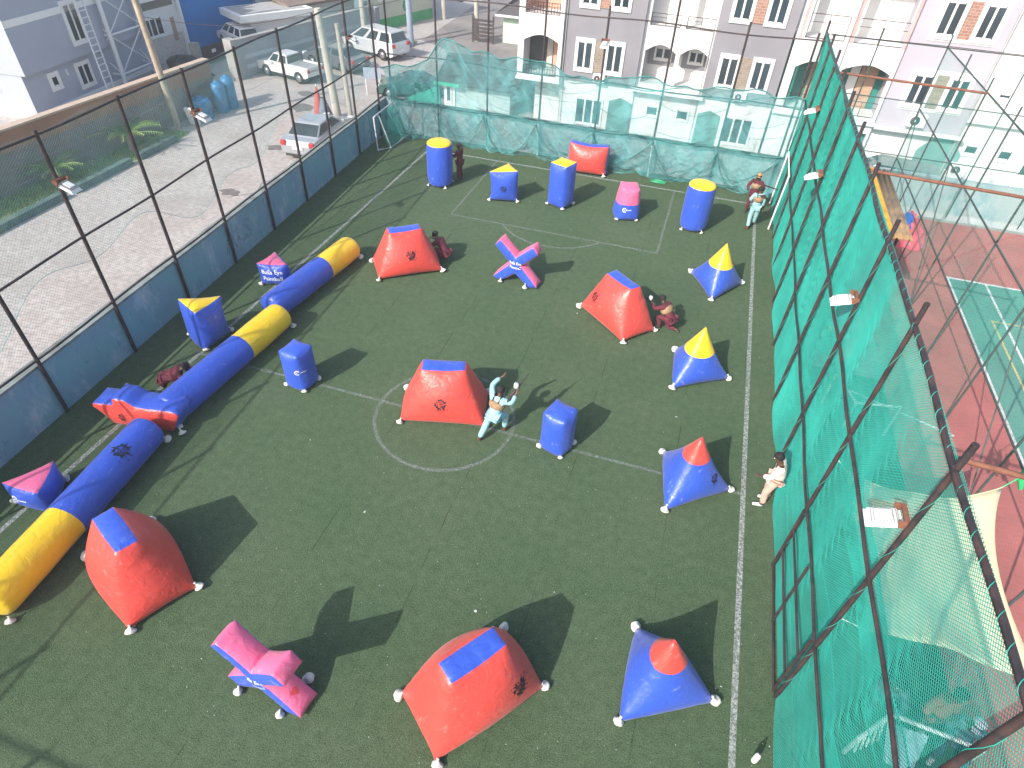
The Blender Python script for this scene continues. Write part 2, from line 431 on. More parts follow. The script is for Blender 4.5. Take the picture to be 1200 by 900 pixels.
def splat_pattern(s, seed):
    """round ink-splat emblem: spiky rim, drops, and worn rows inside"""
    rnd = random.Random(seed); mb = MB()
    N = 26
    ro = [s*(.37+.05*rnd.random()) if k % 2 else s*(.40+.22*rnd.random()) for k in range(N)]
    def pt(r, k): a = 2*PI*k/N; return (r*math.cos(a), r*math.sin(a)*.95, 0)
    rin = [s*(.27+.03*rnd.random()) for k in range(N)]
    V = [pt(rin[k], k) for k in range(N)] + [pt((rin[k]+ro[k])/2 if k % 2 else ro[k]*.8, k) for k in range(N)]
    for k in range(N):
        if rnd.random() < .12: continue
        j = (k+1) % N
        mb.add([pt(rin[k], k), pt(rin[j], j), pt(ro[j], k+1), pt(ro[k], k)], [(0, 1, 2, 3)])
    for i in range(9):
        a = rnd.uniform(0, 2*PI); r = s*rnd.uniform(.58, .72); q = s*rnd.uniform(.02, .05)
        mb.add([(r*math.cos(a)+q*math.cos(b*PI/3), r*math.sin(a)+q*math.sin(b*PI/3), 0) for b in range(6)], [(0, 1, 2, 3, 4, 5)])
    for row, y in enumerate((.15, .03, -.10, -.2)):
        x = -.24
        while x < .22:
            w = rnd.uniform(.05, .11); h = rnd.uniform(.07, .10)
            if rnd.random() < .86:
                mb.add([(x*s, (y-h/2)*s, 0), ((x+w)*s, (y-h/2+rnd.uniform(-.02, .02))*s, 0), ((x+w)*s, (y+h/2)*s, 0), (x*s, (y+h/2+rnd.uniform(-.02, .02))*s, 0)], [(0, 1, 2, 3)])
            x += w+.018
    mb.add([(-.3*s, -.47*s, 0), (.3*s, -.46*s, 0), (.3*s, -.50*s, 0), (-.3*s, -.51*s, 0)], [(0, 1, 2, 3)])
    return mb

def text_pattern(txt, size, bold=.012):
    cu = bpy.data.curves.new('txt', 'FONT'); cu.body = txt; cu.size = size; cu.align_x = 'CENTER'; cu.align_y = 'CENTER'; cu.offset = bold*size; cu.resolution_u = 2
    o = bpy.data.objects.new('txt', cu); COL.objects.link(o)
    bpy.context.view_layer.update()
    dg = bpy.context.evaluated_depsgraph_get(); me = o.evaluated_get(dg).to_mesh()
    bm = bmesh.new(); bm.from_mesh(me); bmesh.ops.triangulate(bm, faces=bm.faces)
    mb = MB(); bm.verts.index_update(); mb.add([v.co[:] for v in bm.verts], [[v.index for v in f.verts] for f in bm.faces])
    bm.free(); o.evaluated_get(dg).to_mesh_clear(); bpy.data.objects.remove(o); bpy.data.curves.remove(cu)
    return mb

def round_logo(s):
    """ring emblem with a bar and a short word line beside it"""
    mb = MB()
    def arc(r0, r1, a0, a1, n=18):
        V = []
        for i in range(n+1):
            a = a0+(a1-a0)*i/n; V += [(r0*math.cos(a), r0*math.sin(a), 0), (r1*math.cos(a), r1*math.sin(a), 0)]
        mb.add(V, [(2*i, 2*i+1, 2*i+3, 2*i+2) for i in range(n)])
    arc(.6*s, .9*s, .5, 5.6)
    mb.add([(-.3*s, -.1*s, 0), (1.1*s, -.1*s, 0), (1.1*s, .14*s, 0), (-.3*s, .14*s, 0)], [(0, 1, 2, 3)])
    for k in range(5):
        x = (1.25+.32*k)*s; mb.add([(x, -.12*s, 0), (x+.22*s, -.12*s, 0), (x+.22*s, .22*s, 0), (x, .22*s, 0)], [(0, 1, 2, 3)])
    return mb

# ---- truncated red tents
def tent_mesh(seed):
    a, b, c, d, h = .95, .56, .47, .165, 1.27
    v = [(-a, -b, 0), (a, -b, 0), (a, b, 0), (-a, b, 0), (-c, -d, h), (c, -d, h), (c, d, h), (-c, d, h)]
    f = [(0, 1, 2, 3), (4, 5, 6, 7), (0, 1, 5, 4), (1, 2, 6, 5), (2, 3, 7, 6), (3, 0, 4, 7)]
    res = inflate(v, f, [0, 1, 0, 0, 0, 0], ((-.97, -.58, 0), (.97, .58, 1.28)), seed=seed)
    return bag_mesh('tent_bag', res, [V_RED, V_BLUE])
TENTS = [tent_mesh(1), tent_mesh(2), tent_mesh(3)]
def tent(loc, deg, lab, logo, mi, skip=()):
    t = thing('inflatable_tent', lab, 'inflatable bunker', (loc[0], loc[1], .0), R(deg), 'red truncated inflatable bunkers')
    me = TENTS[mi]; link('air_bag', me, t, (0, 0, .04))
    if logo:
        x, z, side = logo
        p = project(me, splat_pattern(.30, mi+5), (x, side*.3, z), (0, side, .45), (0, 0, 1), 'emblem_print', M_PRINT, t); p.location.z = .04
    for i, (sx, sy) in enumerate(((-1, -1), (1, -1), (1, 1), (-1, 1))):
        if i in skip: continue
        add_sack(t, sx*.90, sy*.52, math.atan2(sy*.8, sx))
    return t
tent((-1.37, 3.76), 52.6, 'big red tent-shaped inflatable at the bottom edge, black emblem on its right slope', (.46, .50, -1), 0)
tent((-7.56, 3.82), 153.4, 'big scuffed red tent-shaped inflatable beside the yellow end of the nearest tube', (.5, .45, 1), 1)
tent((-1.05, 14.4), -40, 'red tent-shaped inflatable with someone in maroon kneeling at its right corner', (-.42, .55, -1), 2)
tent((-7.55, 14.8), 37.8, 'red tent-shaped inflatable beside the far tube, dark figure behind its right edge', (.02, .55, -1), 0)
tent((-4.15, 9.5), 15.9, 'red tent-shaped inflatable in the centre circle with a runner in pale blue at its corner', (-.03, .5, -1), 1)

# ---- three-sided pyramids
def pyramid_mesh(seed, m):
    s = 1.56; r = s/math.sqrt(3); h = 1.42
    v = [(r*math.cos(R(a)), r*math.sin(R(a)), 0) for a in (210, 330, 90)] + [(0, 0, h)]
    lo = (-.80, -.47, 0); hi = (.80, .92, 1.42)
    res = inflate(v, [(0, 1, 2), (0, 1, 3), (1, 2, 3), (2, 0, 3)], [0]*4, (lo, hi), seed=seed)
    return bag_mesh('pyramid_bag', res, [m])
V_BR = vinyl('blue_vinyl_red_tip', BLUE, RED, 1.42, .60)
V_BY = vinyl('blue_vinyl_yellow_tip', BLUE, YEL, 1.42, .78)
PYR_R = pyramid_mesh(11, V_BR); PYR_Y = pyramid_mesh(12, V_BY)
def pyramid(c, front, lab, me, logo=None):
    """front: corner nearest the camera; the base triangle points one corner at it"""
    a = math.atan2(front[1]-c[1], front[0]-c[0]); rz = a-R(210)
    t = thing('inflatable_pyramid', lab, 'inflatable bunker', (c[0], c[1], 0), rz, 'blue pyramid inflatables')
    link('air_bag', me, t, (0, 0, .03))
    if logo:
        x, z, n = logo
        p = project(me, splat_pattern(.24, 31), (x, -.2, z), n, (0, 0, 1), 'emblem_print', M_PRINT, t); p.location.z = .03
    for d in (210, 330, 90): add_sack(t, .83*math.cos(R(d)), .83*math.sin(R(d)), R(d))
pyramid((1.33, 4.82), (.87, 4.05), 'red-tipped blue pyramid inflatable nearest the camera, scuffed white on its front', PYR_R)
pyramid((1.38, 9.08), (1.04, 8.22), 'red-tipped blue pyramid inflatable on the halfway line, black emblem low on its front', PYR_R, (.30, .42, (.0, -1, .4)))
pyramid((1.17, 12.8), (.75, 11.96), 'yellow-tipped blue pyramid inflatable, the nearer of the two beside the right touchline', PYR_Y)
pyramid((1.45, 17.2), (1.41, 16.31), 'yellow-tipped blue pyramid inflatable farther up the right touchline, leaning tip', PYR_Y, (.22, .85, (.4, -1, .4)))

# ---- prisms: triangular and square
def prism_mesh(name, pts, h, mats, top_mi, seed, band=None, topscale=1., low_mi=0):
    n = len(pts)
    cx = sum(p[0] for p in pts)/n; cy = sum(p[1] for p in pts)/n
    def at(k): return [(cx+(p[0]-cx)*k, cy+(p[1]-cy)*k) for p in pts]
    tp = at(topscale)
    rings = [(pts, 0)] + ([(at((1+topscale)/2*1.04), band)] if band else []) + [(tp, h)]
    v = [(x, y, z) for P_, z in rings for x, y in P_]
    f = [tuple(range(n)), tuple(range((len(rings)-1)*n, len(rings)*n))]; mi = [low_mi, top_mi]
    for r in range(len(rings)-1):
        for k in range(n):
            j = (k+1) % n
            f.append((r*n+k, r*n+j, (r+1)*n+j, (r+1)*n+k)); mi.append(top_mi if (band and r == 1) else low_mi)
    xs = [p[0] for p in pts]; ys = [p[1] for p in pts]
    res = inflate(v, f, mi, ((min(xs)-.02, min(ys)-.02, 0), (max(xs)+.02, max(ys)+.02, h)), spacing=.07, seed=seed)
    return bag_mesh(name, res, mats)
def local(pts):
    c = Vector((sum(p[0] for p in pts)/len(pts), sum(p[1] for p in pts)/len(pts)))
    return c, [(p[0]-c.x, p[1]-c.y) for p in pts]
def square(s, deg):
    return [(s*.7071*math.cos(R(deg+a)), s*.7071*math.sin(R(deg+a))) for a in (225, 315, 45, 135)]
def prism(name, lab, loc, pts, h, top, seed, band=None, topscale=1., logo=None, sacks=None, group=None):
    t = thing(name, lab, 'inflatable bunker', (loc[0], loc[1], 0), 0, group)
    me = prism_mesh(name+'_bag', pts, h, [V_BLUE, top], 1, seed, band, topscale)
    link('air_bag', me, t, (0, 0, .05))
    if logo:
        pat, cen, nor, m, nm = logo
        p = project(me, pat, cen, nor, (0, 0, 1), nm, m, t); p.location.z = .05
    for i, (x, y) in enumerate(pts):
        if sacks is None or i in sacks: add_sack(t, x*.92, y*.92, math.atan2(y, x), .45, .8)
    return t
c, q = local([(-6.7, 20.0), (-5.75, 20.25), (-6.25, 20.85)])
prism('inflatable_wedge', 'blue three-cornered inflatable with yellow top and black emblem in the back row', c, q, 1.13, V_YEL, 21, logo=(splat_pattern(.25, 44), (0, -.2, .5), (.25, -1, 0), M_PRINT, 'emblem_print'))
c, q = local([(-11.22, 9.75), (-10.5, 9.38), (-10.42, 10.25)])
prism('inflatable_wedge', 'tall blue three-cornered inflatable with yellow top between wall and middle tube', c, q, 1.12, V_YEL, 22)
def words_on_block():
    mb = text_pattern('Bulls Eye', .165, .02); mb2 = text_pattern('Paintball', .165, .02)
    mb.v = [(x, y+.10, z) for x, y, z in mb.v]; o = len(mb.v)
    mb.v += [(x, y-.10, z) for x, y, z in mb2.v]; mb.f += [tuple(i+o for i in f) for f in mb2.f]; mb.m += mb2.m; mb.sm += mb2.sm
    return mb
c, q = local([(-10.95, 12.42), (-10.17, 12.66), (-10.85, 13.12)])
prism('inflatable_wedge', 'low blue wedge with a pink top and white words, half hidden behind the far tube', c, q, .66, V_PINK, 23, logo=(words_on_block(), (.08, -.2, .33), (.3, -1, .1), M_WPRINT, 'word_lettering'))
c, q = local([(-10.82, 4.30), (-10.05, 4.32), (-10.40, 5.0)])
prism('inflatable_wedge', 'low blue wedge with pink top and white mark beside the nearest tube', c, q, .55, V_PINK, 24, logo=(round_logo(.09), (-.12, -.2, .3), (-.1, -1, 0), M_WPRINT, 'mark_print'))
prism('inflatable_column', 'tall square blue inflatable column with a yellow top in the back row', (-4.26, 20.72), square(.63, -21), 1.58, V_YEL, 25)
prism('inflatable_block', 'small blue inflatable block with pink upper half and white mark, back row', (-1.88, 20.72), square(.66, 16), 1.15, V_PINK, 26, band=.60, topscale=.82, logo=(round_logo(.085), (-.05, -.3, .38), (.27, -1, 0), M_WPRINT, 'mark_print'))
prism('inflatable_block', 'small blue inflatable block with faint white mark, left of the centre circle', (-7.64, 9.15), square(.47, -8), 1.04, V_BLUE, 27, logo=(round_logo(.07), (.05, -.1, .55), (.5, -1, 0), M_WPRINT, 'mark_print'))
prism('inflatable_block', 'small plain blue inflatable block on the halfway line right of the centre circle', (-1.44, 9.23), square(.49, -18), 1.05, V_BLUE, 28)
# red pillow standing by the back net
v = [(x, y, z) for x in (-.74, .74) for y in (-.15, .15) for z in (0, 1.1)]
f = [(0, 1, 3, 2), (4, 5, 7, 6), (0, 1, 5, 4), (2, 3, 7, 6), (0, 2, 6, 4), (1, 3, 7, 5)]
res = inflate(v, f, [1, 1, 0, 0, 1, 1], ((-.75, -.17, 0), (.75, .17, 1.1)), seed=4)
t = thing('inflatable_pillow', 'red pillow-shaped inflatable wall with blue edges leaning by the back net', 'inflatable bunker', (-3.98, 23.9, 0), R(2))
me = bag_mesh('pillow_bag', res, [V_RED, V_BLUE]); link('air_bag', me, t, (0, 0, .05)).rotation_euler = (-.06, 0, 0)
add_sack(t, .68, -.22, -PI/3); add_sack(t, -.68, -.22, -PI*2/3)

# ---- cans
def can_mesh(r, h, seed):
    mb = MB(); n = 40; rnd = random.Random(seed)
    prof = [(.02, .03), (r*.6, .01), (r*.9, .02), (r*1.0, .09), (r*1.04, .3), (r*1.05, h*.5), (r*1.04, h*.8), (r*1.02, h-.12), (r*.985, h-.05), (r*.965, h-.02), (r*.9, h+.012), (r*.6, h+.05), (r*.3, h+.065), (.02, h+.07)]
    mis = [0]*8 + [1]*5
    mb.lathe(prof, n, mis=mis)
    V = []
    for i, (x, y, z) in enumerate(mb.v):
        k = i % n; j = i//n
        w = .035*rnd.random() if j in (3, 7, 8, 9) else .008*rnd.random()
        s = 1-w*(1 if k % 2 else .2)
        V.append((x*s, y*s, z + (.012*math.sin(k*2.3+j) if j in (2, 3, 8) else 0)))
    mb.v = V
    return mb.mesh('can_bag', [V_BLUE, V_YEL])
def can(loc, lab, seed):
    t = thing('inflatable_can', lab, 'inflatable bunker', (loc[0], loc[1], 0), 0, 'tall round inflatables in the back row')
    o = link('air_bag', can_mesh(.455, 1.55, seed), t, (0, 0, .04)); s = o.modifiers.new('sub', 'SUBSURF'); s.levels = s.render_levels = 1
    for k in range(4): add_sack(t, .42*math.cos(PI/4+k*PI/2), .42*math.sin(PI/4+k*PI/2), PI/4+k*PI/2, .4, .8)
can((-8.86, 20.62), 'tall round blue inflatable with a yellow top at the left end of the back row', 5)
can((.46, 20.75), 'tall round blue inflatable with a yellow top at the right end of the back row', 6)

# ---- crosses
def cross_mesh(seed):
    P_ = [(-.69, 0), (-.38, 0), (0, .43), (.38, 0), (.69, 0), (.17, .66), (.70, 1.17), (.51, 1.33), (0, .86), (-.51, 1.33), (-.70, 1.17), (-.17, .66)]
    n = len(P_); d = .20
    v = [(x, -d, z) for x, z in P_] + [(x, d, z) for x, z in P_]
    f = [tuple(range(n)), tuple(range(n, 2*n))] + [(i, (i+1) % n, n+(i+1) % n, n+i) for i in range(n)]
    res = inflate(v, f, [1, 1]+[0]*n, ((-.70, -.20, 0), (.70, .20, 1.33)), spacing=.06, p=14, blend=.4, seed=seed)
    return bag_mesh('cross_bag', res, [V_PINK, V_BLUE])
CROSS = [cross_mesh(7), cross_mesh(8)]
def cross(loc, deg, lab, k):
    t = thing('inflatable_cross', lab, 'inflatable bunker', (loc[0], loc[1], 0), R(deg), 'pink and blue cross inflatables')
    me = CROSS[k]; link('air_bag', me, t, (0, 0, .03))
    wb = words_on_block(); wb.v = [(x*.62, y*.72, z) for x, y, z in wb.v]
    p = project(me, wb, (0, -.2, .63), (0, -1, .0), (0, 0, 1), 'word_lettering', M_WPRINT, t); p.location.z = .03
    if k:
        p = project(me, splat_pattern(.13, 3), (.47, 0, .35), (1, 0, .8), (0, -.3, 1), 'emblem_print', M_ORPRINT, t); p.location.z = .03
    for x, y in ((-.42, -.2), (.36, -.2), (.42, .25), (-.42, .25)): add_sack(t, x, y, math.copysign(PI/2, y), .4, .9)
cross((-4.2, 15.25), -6, 'pink and blue cross inflatable standing near the far penalty box', 0)
cross((-4.3, 2.85), -7, 'pink and blue cross inflatable nearest the camera with a long forked shadow', 1)
# ---- low cross block between two tubes
P_ = [(-.66, 0), (.72, 0), (.98, .52), (.90, .60), (.05, .58), (-.12, .74), (-.40, .76), (-.46, .58), (-.92, .60), (-.96, .50)]
n = len(P_); d = .25
v = [(x, -d, z) for x, z in P_] + [(x, d, z) for x, z in P_]
res = inflate(v, [tuple(range(n)), tuple(range(n, 2*n))] + [(i, (i+1) % n, n+(i+1) % n, n+i) for i in range(n)], [0, 0]+[1]*n, ((-.98, -.26, 0), (.98, .26, .78)), spacing=.06, p=16, blend=.35, seed=9)
t = thing('inflatable_joint', 'low red and blue stepped inflatable lying between the middle and nearest tubes', 'inflatable bunker', (-10.1, 6.95, 0), R(9))
me = bag_mesh('joint_bag', res, [V_RED, V_BLUE]); link('air_bag', me, t, (0, 0, .02))
p = project(me, splat_pattern(.2, 9), (-.28, -.2, .33), (0, -1, 0), (0, 0, 1), 'emblem_print', M_PRINT, t); p.location.z = .02
add_sack(t, .85, -.25, -.4, .4)

# ---- long tubes
def tube_bag(L, split, flip, seed):
    r = .37; n = 36; rnd = random.Random(seed)
    prof = [(.02, -.07), (.16, -.065), (.28, -.035), (.345, .0), (r, .07)]
    ks = 14
    for i in range(1, ks): prof.append((r*(1.0+.012*math.sin(i*1.7+seed)), .07+(L-.14)*i/ks))
    prof += [(r, L-.07), (.345, L), (.28, L+.035), (.16, L+.065), (.02, L+.07)]
    prof.insert(5, (r, split)); prof = prof[:5] + sorted(prof[5:-5], key=lambda q: q[1]) + prof[-5:]
    # exact seam at the split
    mis = [(0 if prof[i+1][1] <= split+1e-6 else 1) for i in range(len(prof)-1)]
    mb = MB(); mb.lathe(prof, n, axis='x', mis=mis)
    V = []
    for i, (x, y, z) in enumerate(mb.v):
        k = i % n; j = i//n; e = j in (2, 3, 4, len(prof)-5, len(prof)-4, len(prof)-3)
        s = 1-(.07*rnd.random()*(k % 2) if e else .006*rnd.random())
        sag = .012*math.sin(x*1.9+seed)
        V.append((x, y*s, max(-r*.96, z*s)+sag*0+r*.96))
    mb.v = V
    return mb.mesh('tube_bag', [V_YEL, V_BLUE] if flip else [V_BLUE, V_YEL])
def snake(a, b, split, flip, lab, seed, logo=None):
    a = Vector(a); b = Vector(b); L = (b-a).length
    t = thing('inflatable_tube', lab, 'inflatable tube', (a.x, a.y, 0), math.atan2(b.y-a.y, b.x-a.x), 'inflatable tubes lying end to end')
    me = tube_bag(L, split*L, flip, seed)
    o = link('air_bag', me, t); s = o.modifiers.new('sub', 'SUBSURF'); s.levels = s.render_levels = 1
    if logo:
        project(me, splat_pattern(.34, 17), (logo[0]*L, logo[1], .5), (0, logo[2], 1), (.8, .6, 0), 'emblem_print', M_PRINT, t)
    add_sack(t, L, -.25, -.2, .4, .9); add_sack(t, 0, -.25, PI+.2, .4, .9)
snake((-9.72, 11.1), (-9.34, 14.7), .62, False, 'far inflatable tube, blue with a yellow end pointing at the back net', 1)
snake((-9.58, 7.05), (-9.32, 10.92), .61, False, 'middle inflatable tube, blue with a yellow upper third', 2)
snake((-9.16, 2.45), (-9.55, 6.45), .42, True, 'nearest inflatable tube, yellow below and blue above with a black emblem', 3, (.78, -.08, -.35))
# ------------------------------------------------------------------ walls, fences and nets round the pitch
def wallX(y): return -11.85-(y-4.6)*.062           # inner face of the left wall
def painted_wall(name, c1, c2, c3):
    m, nt, N, L, P = _nt(name)
    tc = N.new('ShaderNodeTexCoord'); P.inputs['Roughness'].default_value = .85
    def nz(sc, det=8, ro=.65, stretch=None):
        n = N.new('ShaderNodeTexNoise'); n.inputs['Scale'].default_value = sc; n.inputs['Detail'].default_value = det; n.inputs['Roughness'].default_value = ro
        if stretch:
            mp = N.new('ShaderNodeMapping'); mp.inputs['Scale'].default_value = stretch; L.new(tc.outputs['Object'], mp.inputs[0]); L.new(mp.outputs[0], n.inputs['Vector'])
        else: L.new(tc.outputs['Object'], n.inputs['Vector'])
        return n
    def ramp(n, a, b):
        r = N.new('ShaderNodeValToRGB'); r.color_ramp.elements[0].position = a; r.color_ramp.elements[1].position = b; L.new(n.outputs['Fac'], r.inputs['Fac']); return r.outputs['Color']
    def mix(f, a, b):
        x = N.new('ShaderNodeMix'); x.data_type = 'RGBA'; L.new(f, x.inputs['Factor'])
        for s, v in (('A', a), ('B', b)):
            if isinstance(v, tuple): x.inputs[s].default_value = (*v, 1)
            else: L.new(v, x.inputs[s])
        return x.outputs['Result']
    a = mix(ramp(nz(.7), .42, .62), c1, c2)
    b = mix(ramp(nz(1.6, 9, .75, (1, 1, .5)), .52, .70), a, c3)
    c = mix(ramp(nz(5, 8, .8, (1, 1, .25)), .58, .74), b, tuple(v*.45 for v in c1))
    L.new(c, P.inputs['Base Color'])
    bp = N.new('ShaderNodeBump'); bp.inputs['Strength'].default_value = .4; bp.inputs['Distance'].default_value = .02
    L.new(nz(14).outputs['Fac'], bp.inputs['Height']); L.new(bp.outputs['Normal'], P.inputs['Normal'])
    return m
M_BWALL = painted_wall('faded_blue_wall', (.20, .31, .41), (.19, .36, .41), (.44, .50, .53))
M_WWALL = painted_wall('stained_white_wall', (.50, .52, .53), (.42, .46, .48), (.16, .30, .40))
M_COPE = mat('wall_coping', (.19, .22, .22), .9, var=.3, scale=3, dirt=(.10, .10, .09), dscale=2)
M_LETTER = worn_paint('faded_white_letters', (.22, .28, .34), .30, 7)

w = MB()
y0, y1 = -6.8, 25.0
w.prism([(wallX(y0), y0), (wallX(y1), y1), (wallX(y1)-.2, y1), (wallX(y0)-.2, y0)], 'z', -2, 1.27)
t = thing('boundary_wall', 'low faded blue wall along the left side of the pitch', 'wall')
w.build('wall_face', M_BWALL, t)
c = MB(); c.prism([(wallX(y0)+.015, y0-.01), (wallX(y1)+.015, y1+.01), (wallX(y1)-.24, y1+.01), (wallX(y0)-.24, y0-.01)], 'z', 1.272, 1.33); c.build('coping', M_COPE, t)
tx = text_pattern('ALS', .85, .03)
o = tx.build('faded_lettering', M_LETTER, t, normals=False)
yc = 13.6
o.matrix_world = Matrix.Translation((wallX(yc)+.006, yc, .66)) @ Matrix.Rotation(math.atan(.062), 4, 'Z') @ Matrix(((0, 0, 1, 0), (1, 0, 0, 0), (0, 1, 0, 0), (0, 0, 0, 1)))
w = MB(); w.bx(-13.15, 3.5, 24.95, 25.15, -2, 1.27)
t = thing('boundary_wall', 'low stained white wall behind the green net at the far end of the pitch', 'wall')
w.build('wall_face', M_WWALL, t)
c = MB(); c.bx(-13.17, 3.52, 24.93, 25.17, 1.272, 1.31); c.build('coping', M_COPE, t)

def fence_strands(mb, surf, U, V, step, r, seg=.28, sides=3, jitter=0., mi=0):
    """two families of diagonal strands over a U x V sheet; surf(u,v) -> point"""
    for fam in (1, -1):
        k = -V if fam == 1 else 0.
        end = U if fam == 1 else U+V
        while k < end:
            # strand: u = k + fam*v
            va = max(0, -k) if fam == 1 else max(0, k-U); vb = min(V, U-k) if fam == 1 else min(V, k)
            if vb-va > .05:
                n = max(1, int((vb-va)/seg))
                uv = [(k+fam*(va+(vb-va)*i/n), va+(vb-va)*i/n) for i in range(n+1)]
                mb.tube([surf(*q) for q in uv], [r(*q) for q in uv] if callable(r) else r, sides, mi, cap=False, smooth=False)
            k += step

def post_mesh(h, r, extra=0):
    return MB().tube([(0, 0, 0), (0, 0, h)], r, 8).mesh('post', M_POST)

# ---- left chain-link fence on the wall
t = thing('chain_link_fence', 'tall chain-link fence on dark steel posts along the left wall', 'fence')
P_L = post_mesh(5.38, .042)
posts_left = [8.75+2.2*k for k in range(-7, 8)]
for y in posts_left: link('post', P_L, t, (wallX(y)+.05, y, 0))
for z in (1.47, 3.12, 5.30):
    MB().tube([(wallX(y)+.045, y, z+.02*math.sin(y*1.3+z)) for y in np.linspace(-6.6, 24.6, 40)], .026, 6).build('rail', M_POST, t)
mb = MB()
fence_strands(mb, lambda u, v: (wallX(u-6.6)+.005+.02*math.sin(u*.9)*math.sin(v*2), u-6.6, 1.47+v), 31.2, 3.83, .085, .0018)
mb.build('wire_mesh', M_WIRE, t, normals=False)
# faded thin net hung outside it
t = thing('faded_net', 'thin faded green net with a wavy lower edge hung outside the left fence', 'net')
mb = MB()
def hem(y): return 2.35+.35*math.sin(y*.75+1)+.25*math.sin(y*1.9)
def surfL(u, v):
    y = u-6.6; b = hem(y); return (wallX(y)-.16-.10*math.sin(u*2.3)*(1-v/3), y, 5.28-(5.28-b)*v/3)
fence_strands(mb, surfL, 31.2, 3., .07, .0013)
mb.build('net_mesh', M_NET2, t, normals=False)
MB().tube([surfL(u, 3.0) for u in np.linspace(0, 31.2, 160)], .005, 4).build('hem_rope', M_NET2, t)
for z, ph in ((4.75, 1.), (4.45, .3), (4.1, 2.)):
    MB().tube([(wallX(y)-.2, y, z+.05*math.sin(y*.9+ph)) for y in np.linspace(-6.6, 24.6, 90)], .004, 4).build('line_wire', M_WIRE, t)

# ---- back fence
t = thing('back_fence', 'dark steel post fence across the far end of the pitch', 'fence')
YB = 24.82
px = [-12.75, -10.65, -8.5, -6.3, -4.02, -1.68, .74, 2.95]
for x, h in zip(px, (5.3, 5.6, 5.4, 5.75, 5.6, 6.2, 5.6, 5.5)): link('post', post_mesh(h, .04), t, (x, YB, 0))
for z in (1.34, 3.13, 5.25):
    MB().tube([(x, YB-.03, z+.04*math.sin(x*1.1+z*2)) for x in np.linspace(-12.8, 3.2, 40)], .026, 6).build('rail', M_POST, t)
mb = MB(); fence_strands(mb, lambda u, v: (-12.8+u, YB+.02, 1.34+v), 16, 3.9, .10, .0016)
mb.build('wire_mesh', M_WIRE, t, normals=False)
for x, z0, z1, d in ((-6.25, .05, 1.3, .08), (-1.55, .05, 1.35, .14), (-1.62, .0, 1.2, .30)):
    MB().tube([(x, YB-d, z0), (x-.05, YB-d+.04, z1)], .04, 8).build('white_pipe', M_WHITEM, t)
MB().tube([(-12.75, YB, 5.28), (-12.7, YB-.02, 5.5), (-9.5, YB, 5.2)], .018, 5).build('tie_rod', M_POST, t)

# ---- draped shade net on the back fence
t = thing('draped_net', 'sagging blue-green shade net bunched up on the far fence', 'net')
ties = px[1:]
def near_tie(x): return min(abs(x-q) for q in ties)
def topz(x):
    # pixel-read sag of the upper edge
    ks = [(-12.8, 2.75), (-10.9, 3.1), (-10.3, 3.85), (-8.4, 3.75), (-6.3, 3.5), (-4.0, 3.32), (-1.6, 3.55), (.8, 3.5), (3.2, 3.7)]
    for (a, p_), (b, q_) in zip(ks, ks[1:]):
        if a <= x <= b: return p_+(q_-p_)*(x-a)/(b-a)
    return 3.5
NW, NH = 16., 3.55
def surfB(u, v):
    x = -12.8+u; k = v/NH
    z = .10+.12*math.sin(x*1.7)+(topz(x)+.05*math.sin(x*5)-.1)*k
    g = math.exp(-((z-1.38)/.16)**2)                      # tied along the middle rail
    fold = .14*math.sin(x*3.1+z*1.5)+.09*math.sin(x*6.7-z*2.2)+.05*math.sin(x*13+z*3)
    d = near_tie(x)
    swag = .16*math.sin((z*1.0+d*d*.55)*13)*(1-min(1, z/1.4)) if z < 1.4 else .05*math.sin((z+d*d*.2)*9)
    y = YB-.12-(.20+fold*.7+swag*.6)*(1-g*.85)-.18*max(0, 1.2-z)*(1-math.exp(-d*1.5))
    return (x+.06*math.sin(z*4+x), min(y, YB-.06), z)
mb = MB(); fence_strands(mb, surfB, NW, NH, .050, .0057, seg=.16)
mb.build('net_mesh', M_NET2, t, normals=False)
# gathered lower flap: second layer hanging from the middle rail between the posts
def surfB2(u, v):
    x = -10.4+u; z = 1.36*(1-v/1.3)+.03; x0, y0, z0 = surfB(x+12.8, 1.3)
    d = near_tie(x); s = 1-v/1.3
    return (x, YB-.20-.16*math.sin(x*4.1+z*3)-.12*abs(math.sin(x*9))-.10*(1-s), max(.03, z-.18*d*(1-s)))
mb = MB(); fence_strands(mb, surfB2, 13.5, 1.3, .06, .0028, seg=.16); mb.build('net_flap', M_NET2, t, normals=False)
